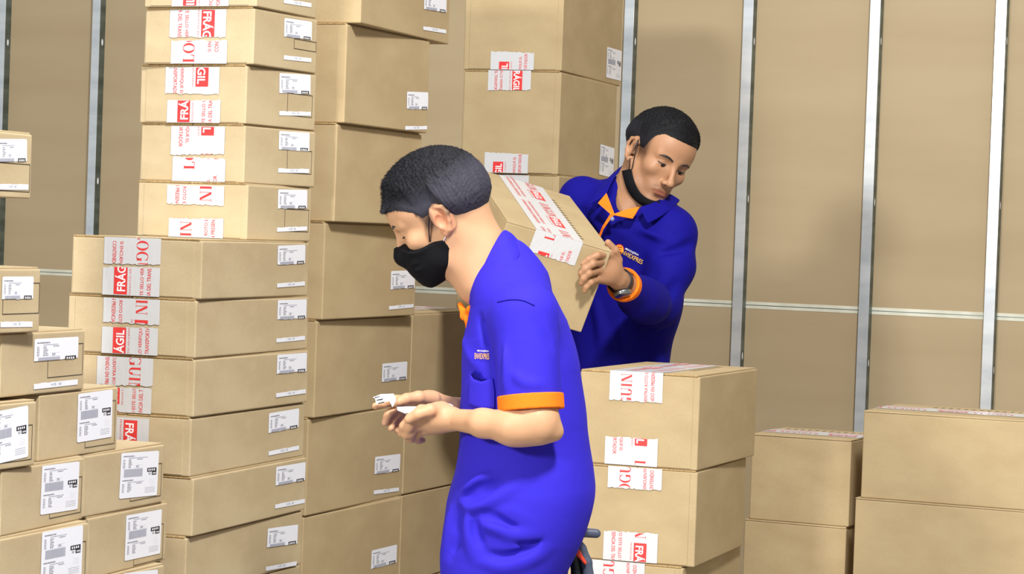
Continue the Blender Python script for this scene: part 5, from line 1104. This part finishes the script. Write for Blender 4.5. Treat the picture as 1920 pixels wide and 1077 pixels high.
# collar leaves and neck band
collar_leaf('collar', [(0.2969, 6.3800, 1.6106), (0.2814, 6.3400, 1.5976), (0.2629, 6.2850, 1.5759), (0.2481, 6.2400, 1.5507), (0.2379, 6.2050, 1.5262)],
    [(0.2890, 6.3900, 1.6078), (0.2676, 6.3400, 1.5887), (0.2449, 6.2750, 1.5611), (0.2272, 6.2200, 1.5316), (0.2173, 6.1900, 1.5087)],
    [(0.2779, 6.3900, 1.5989), (0.2526, 6.3400, 1.5769), (0.2270, 6.2700, 1.5492), (0.2041, 6.2150, 1.5169), (0.1891, 6.1950, 1.4926)], M['blue_shaded'], shirt2)
collar_leaf('collar', [(0.3963, 6.2500, 1.5326), (0.3771, 6.2000, 1.5187), (0.3509, 6.1650, 1.5035), (0.3187, 6.1450, 1.4925)],
    [(0.4133, 6.2500, 1.5249), (0.3896, 6.1950, 1.5066), (0.3621, 6.1600, 1.4874), (0.3287, 6.1400, 1.4724)],
    [(0.4303, 6.2500, 1.5144), (0.4050, 6.1900, 1.4906), (0.3735, 6.1550, 1.4672), (0.3404, 6.1380, 1.4482)], M['blue_shaded'], shirt2)
# orange placket lining, opened in a V
S = Sdf()
def sheet_poly(nm, poly, off, m, par, thick=.003): return decal(nm, poly, SB2, m, par, off, .006, thick=thick)
def flatpoly(nm, poly, m, par, bulge=.0):
    V = [Vector(p) for p in poly]; o = new_obj(nm, V, [tuple(range(len(V)))], m); s = o.modifiers.new('s', 'SOLIDIFY'); s.thickness = .003
    bpy.context.view_layer.update(); return adopt(o, par)
flatpoly('placket', [(0.2336, 6.1650, 1.5253), (0.2127, 6.1650, 1.4986), (0.2459, 6.1500, 1.4709), (0.2555, 6.1500, 1.4726), (0.2467, 6.1550, 1.4942)], M['orange'], shirt2)
flatpoly('placket', [(0.2459, 6.1500, 1.4709), (0.2717, 6.1420, 1.4663), (0.3018, 6.1400, 1.4619), (0.3109, 6.1420, 1.4772), (0.3190, 6.1500, 1.4926), (0.2905, 6.1500, 1.4861), (0.2663, 6.1520, 1.4771), (0.2555, 6.1500, 1.4726)], M['orange'], shirt2)
flatpoly('placket', [(0.2445, 6.1490, 1.4708), (0.2555, 6.1480, 1.4698), (0.2425, 6.1500, 1.4530), (0.2298, 6.1550, 1.4321), (0.2227, 6.1650, 1.4099), (0.2159, 6.1650, 1.4097), (0.2267, 6.1550, 1.4402)], M['orange'], shirt2)
tube('button', [Vector((0.2503, 6.1460, 1.4587)), Vector((0.2502, 6.1425, 1.4587))], .0055, M['button'], shirt2, 14)
# printed logo on the chest: red and yellow disc and lettering
lx = diff((0.2743, 6.1000, 1.3820), (0.3267, 6.1000, 1.3567)); ly = diff((0.2743, 6.1000, 1.3820), (0.2799, 6.1000, 1.3944))
def disc(nm, cx_, r, m, off):
    c = Vector(cx_); V = []; F = []
    for k in range(28):
        a = 2 * PI * k / 28; p = c + Vector((math.cos(a) * r, 0, math.sin(a) * r)); h, n = hit(SB2, *p); V.append(h - Vector((0, off, 0)) if h is not None else p)
    o = new_obj(nm, V, [tuple(range(28))], m); return adopt(o, shirt2)
disc('logo_disc', (0.2722, 6.1000, 1.3826), .0125, M['logo_red'], .003); disc('logo_disc', (0.2722, 6.1000, 1.3826), .0102, M['yellow'], .0045)
text_on('logo_letter', 'E', (0.2670, 6.1000, 1.3763), diff((0.2664, 6.1000, 1.3763), (0.2773, 6.1000, 1.3740)), diff((0.2664, 6.1000, 1.3763), (0.2686, 6.1000, 1.3899)), SB2, M['logo_red'], shirt2, off=.006)
text_on('printed_logo', 'NVIEXPRES', (0.2788, 6.1000, 1.3699), diff((0.2788, 6.1000, 1.3699), (0.3313, 6.1000, 1.3447)), diff((0.2788, 6.1000, 1.3699), (0.2825, 6.1000, 1.3809)), SB2, M['yellow'], shirt2, off=.004)
text_on('printed_logo', 'MENSAJERIA', (0.2865, 6.1000, 1.3804), diff((0.2865, 6.1000, 1.3804), (0.3210, 6.1000, 1.3647)), diff((0.2865, 6.1000, 1.3804), (0.2890, 6.1000, 1.3866)), SB2, M['twhite'], shirt2, off=.004)
# wristwatch
wd = dn2; wc = np.array((0.2626, 5.8350, 1.3054))
S = Sdf()
def band(P):
    d = (P - wc) @ wd; lat = np.linalg.norm((P - wc) - d[:, None] * wd, axis=1); return np.maximum(np.abs(d) - .010, np.maximum(lat - .0325, .028 - lat))
S.add(band, wc, .045, .002)
wt = mesh_sdf('wristwatch', S, lattice(wc[0] - .05, wc[0] + .05, .0015), lattice(wc[1] - .05, wc[1] + .05, .0015), lattice(wc[2] - .05, wc[2] + .05, .0015), M['dark'], BG)
wn = Vector((-.28, -.9, -.1)); wn -= Vector(wd) * wn.dot(Vector(wd)); wn.normalize(); wf = Vector(wc) + wn * .029
tube('watch_case', [wf - wn * .002, wf + wn * .007], .0215, M['watch'], wt, 24); tube('watch_glass', [wf + wn * .007, wf + wn * .0078], .0165, M['glass'], wt, 24); tube('watch_bezel', [wf + wn * .0068, wf + wn * .0082], [.0210, .0175], M['watch'], wt, 24)
# trousers and shoes
S = Sdf()
for sx in (-.085, .085):
    k = (.255 + sx * .85, 6.31 - sx * .4, .52); S.cone((0.2726, 6.3000, 0.9431), k, .125, .078, .04); S.cone(k, (k[0], k[1] + .01, .09), .078, .062, .03)
S.add(lambda P: P[:, 2] - .86, (.25, 6.3, .8), .5, .004, 'i'); S.add(lambda P: .07 - P[:, 2], (.25, 6.3, .1), .4, .004, 'i')
mesh_sdf('trousers', S, lattice(-.02, .52, .006), lattice(6.05, 6.55, .006), lattice(.05, .88, .008), M['trousers'], BG)
shoe(.175, 6.33, -PI / 2 - .2, BG); shoe(.335, 6.27, -PI / 2 + .3, BG)

# ------------------------------------------------------------------ the box he is carrying
K = Vector((0.2351, 5.7350, 1.3790))
LDIR = Vector((-0.20845, 0.9328, 0.29398)); WDIR = Vector((-0.93058, -0.28166, 0.23387)); HDIR = Vector((0.30096, -0.22483, 0.92676))      # along the box, across it, up out of its lid (orthonormal)
bw, bl, bh = .27, .46, .215
held = empty('cardboard_box', (0, 0, 0)); tag(held, 'box carried tilted in the man\'s hands, tape on lid and end', 'box')
ctr = K + WDIR * bw / 2 + LDIR * bl / 2 + HDIR * (-bh)
mw = Matrix((tuple(-WDIR) , tuple(LDIR), tuple(HDIR))).transposed().to_4x4(); mw.translation = ctr; held.matrix_world = mw; bpy.context.view_layer.update()
bev_box('body', (-bw / 2, bw / 2, -bl / 2, bl / 2, 0, bh - .004), M['card2'], held, .0028, .0003)
bev_box('flap', (-bw / 2, -.0012, -bl / 2, bl / 2, bh - .004, bh), M['card2'], held, .0012, .0003)
bev_box('flap', (.0012, bw / 2, -bl / 2, bl / 2, bh - .004, bh), M['card2'], held, .0012, .0003)
tape_piece('tape', held, -.062, .060, bh - .058, bh + .001, 'u', .19, 'b', Matrix.Translation((0, -.0004, 0)) @ FR(bw, bl))
tape_piece('tape', held, -.062, .060, -bl / 2, bl / 2, 'd', .05, 'n', Matrix.Translation((0, 0, bh)), False)
slashes(held, ((.070, -bl / 2 + .03), (.070, bl / 2 - .09)), TOPM(bh), .02, 16)
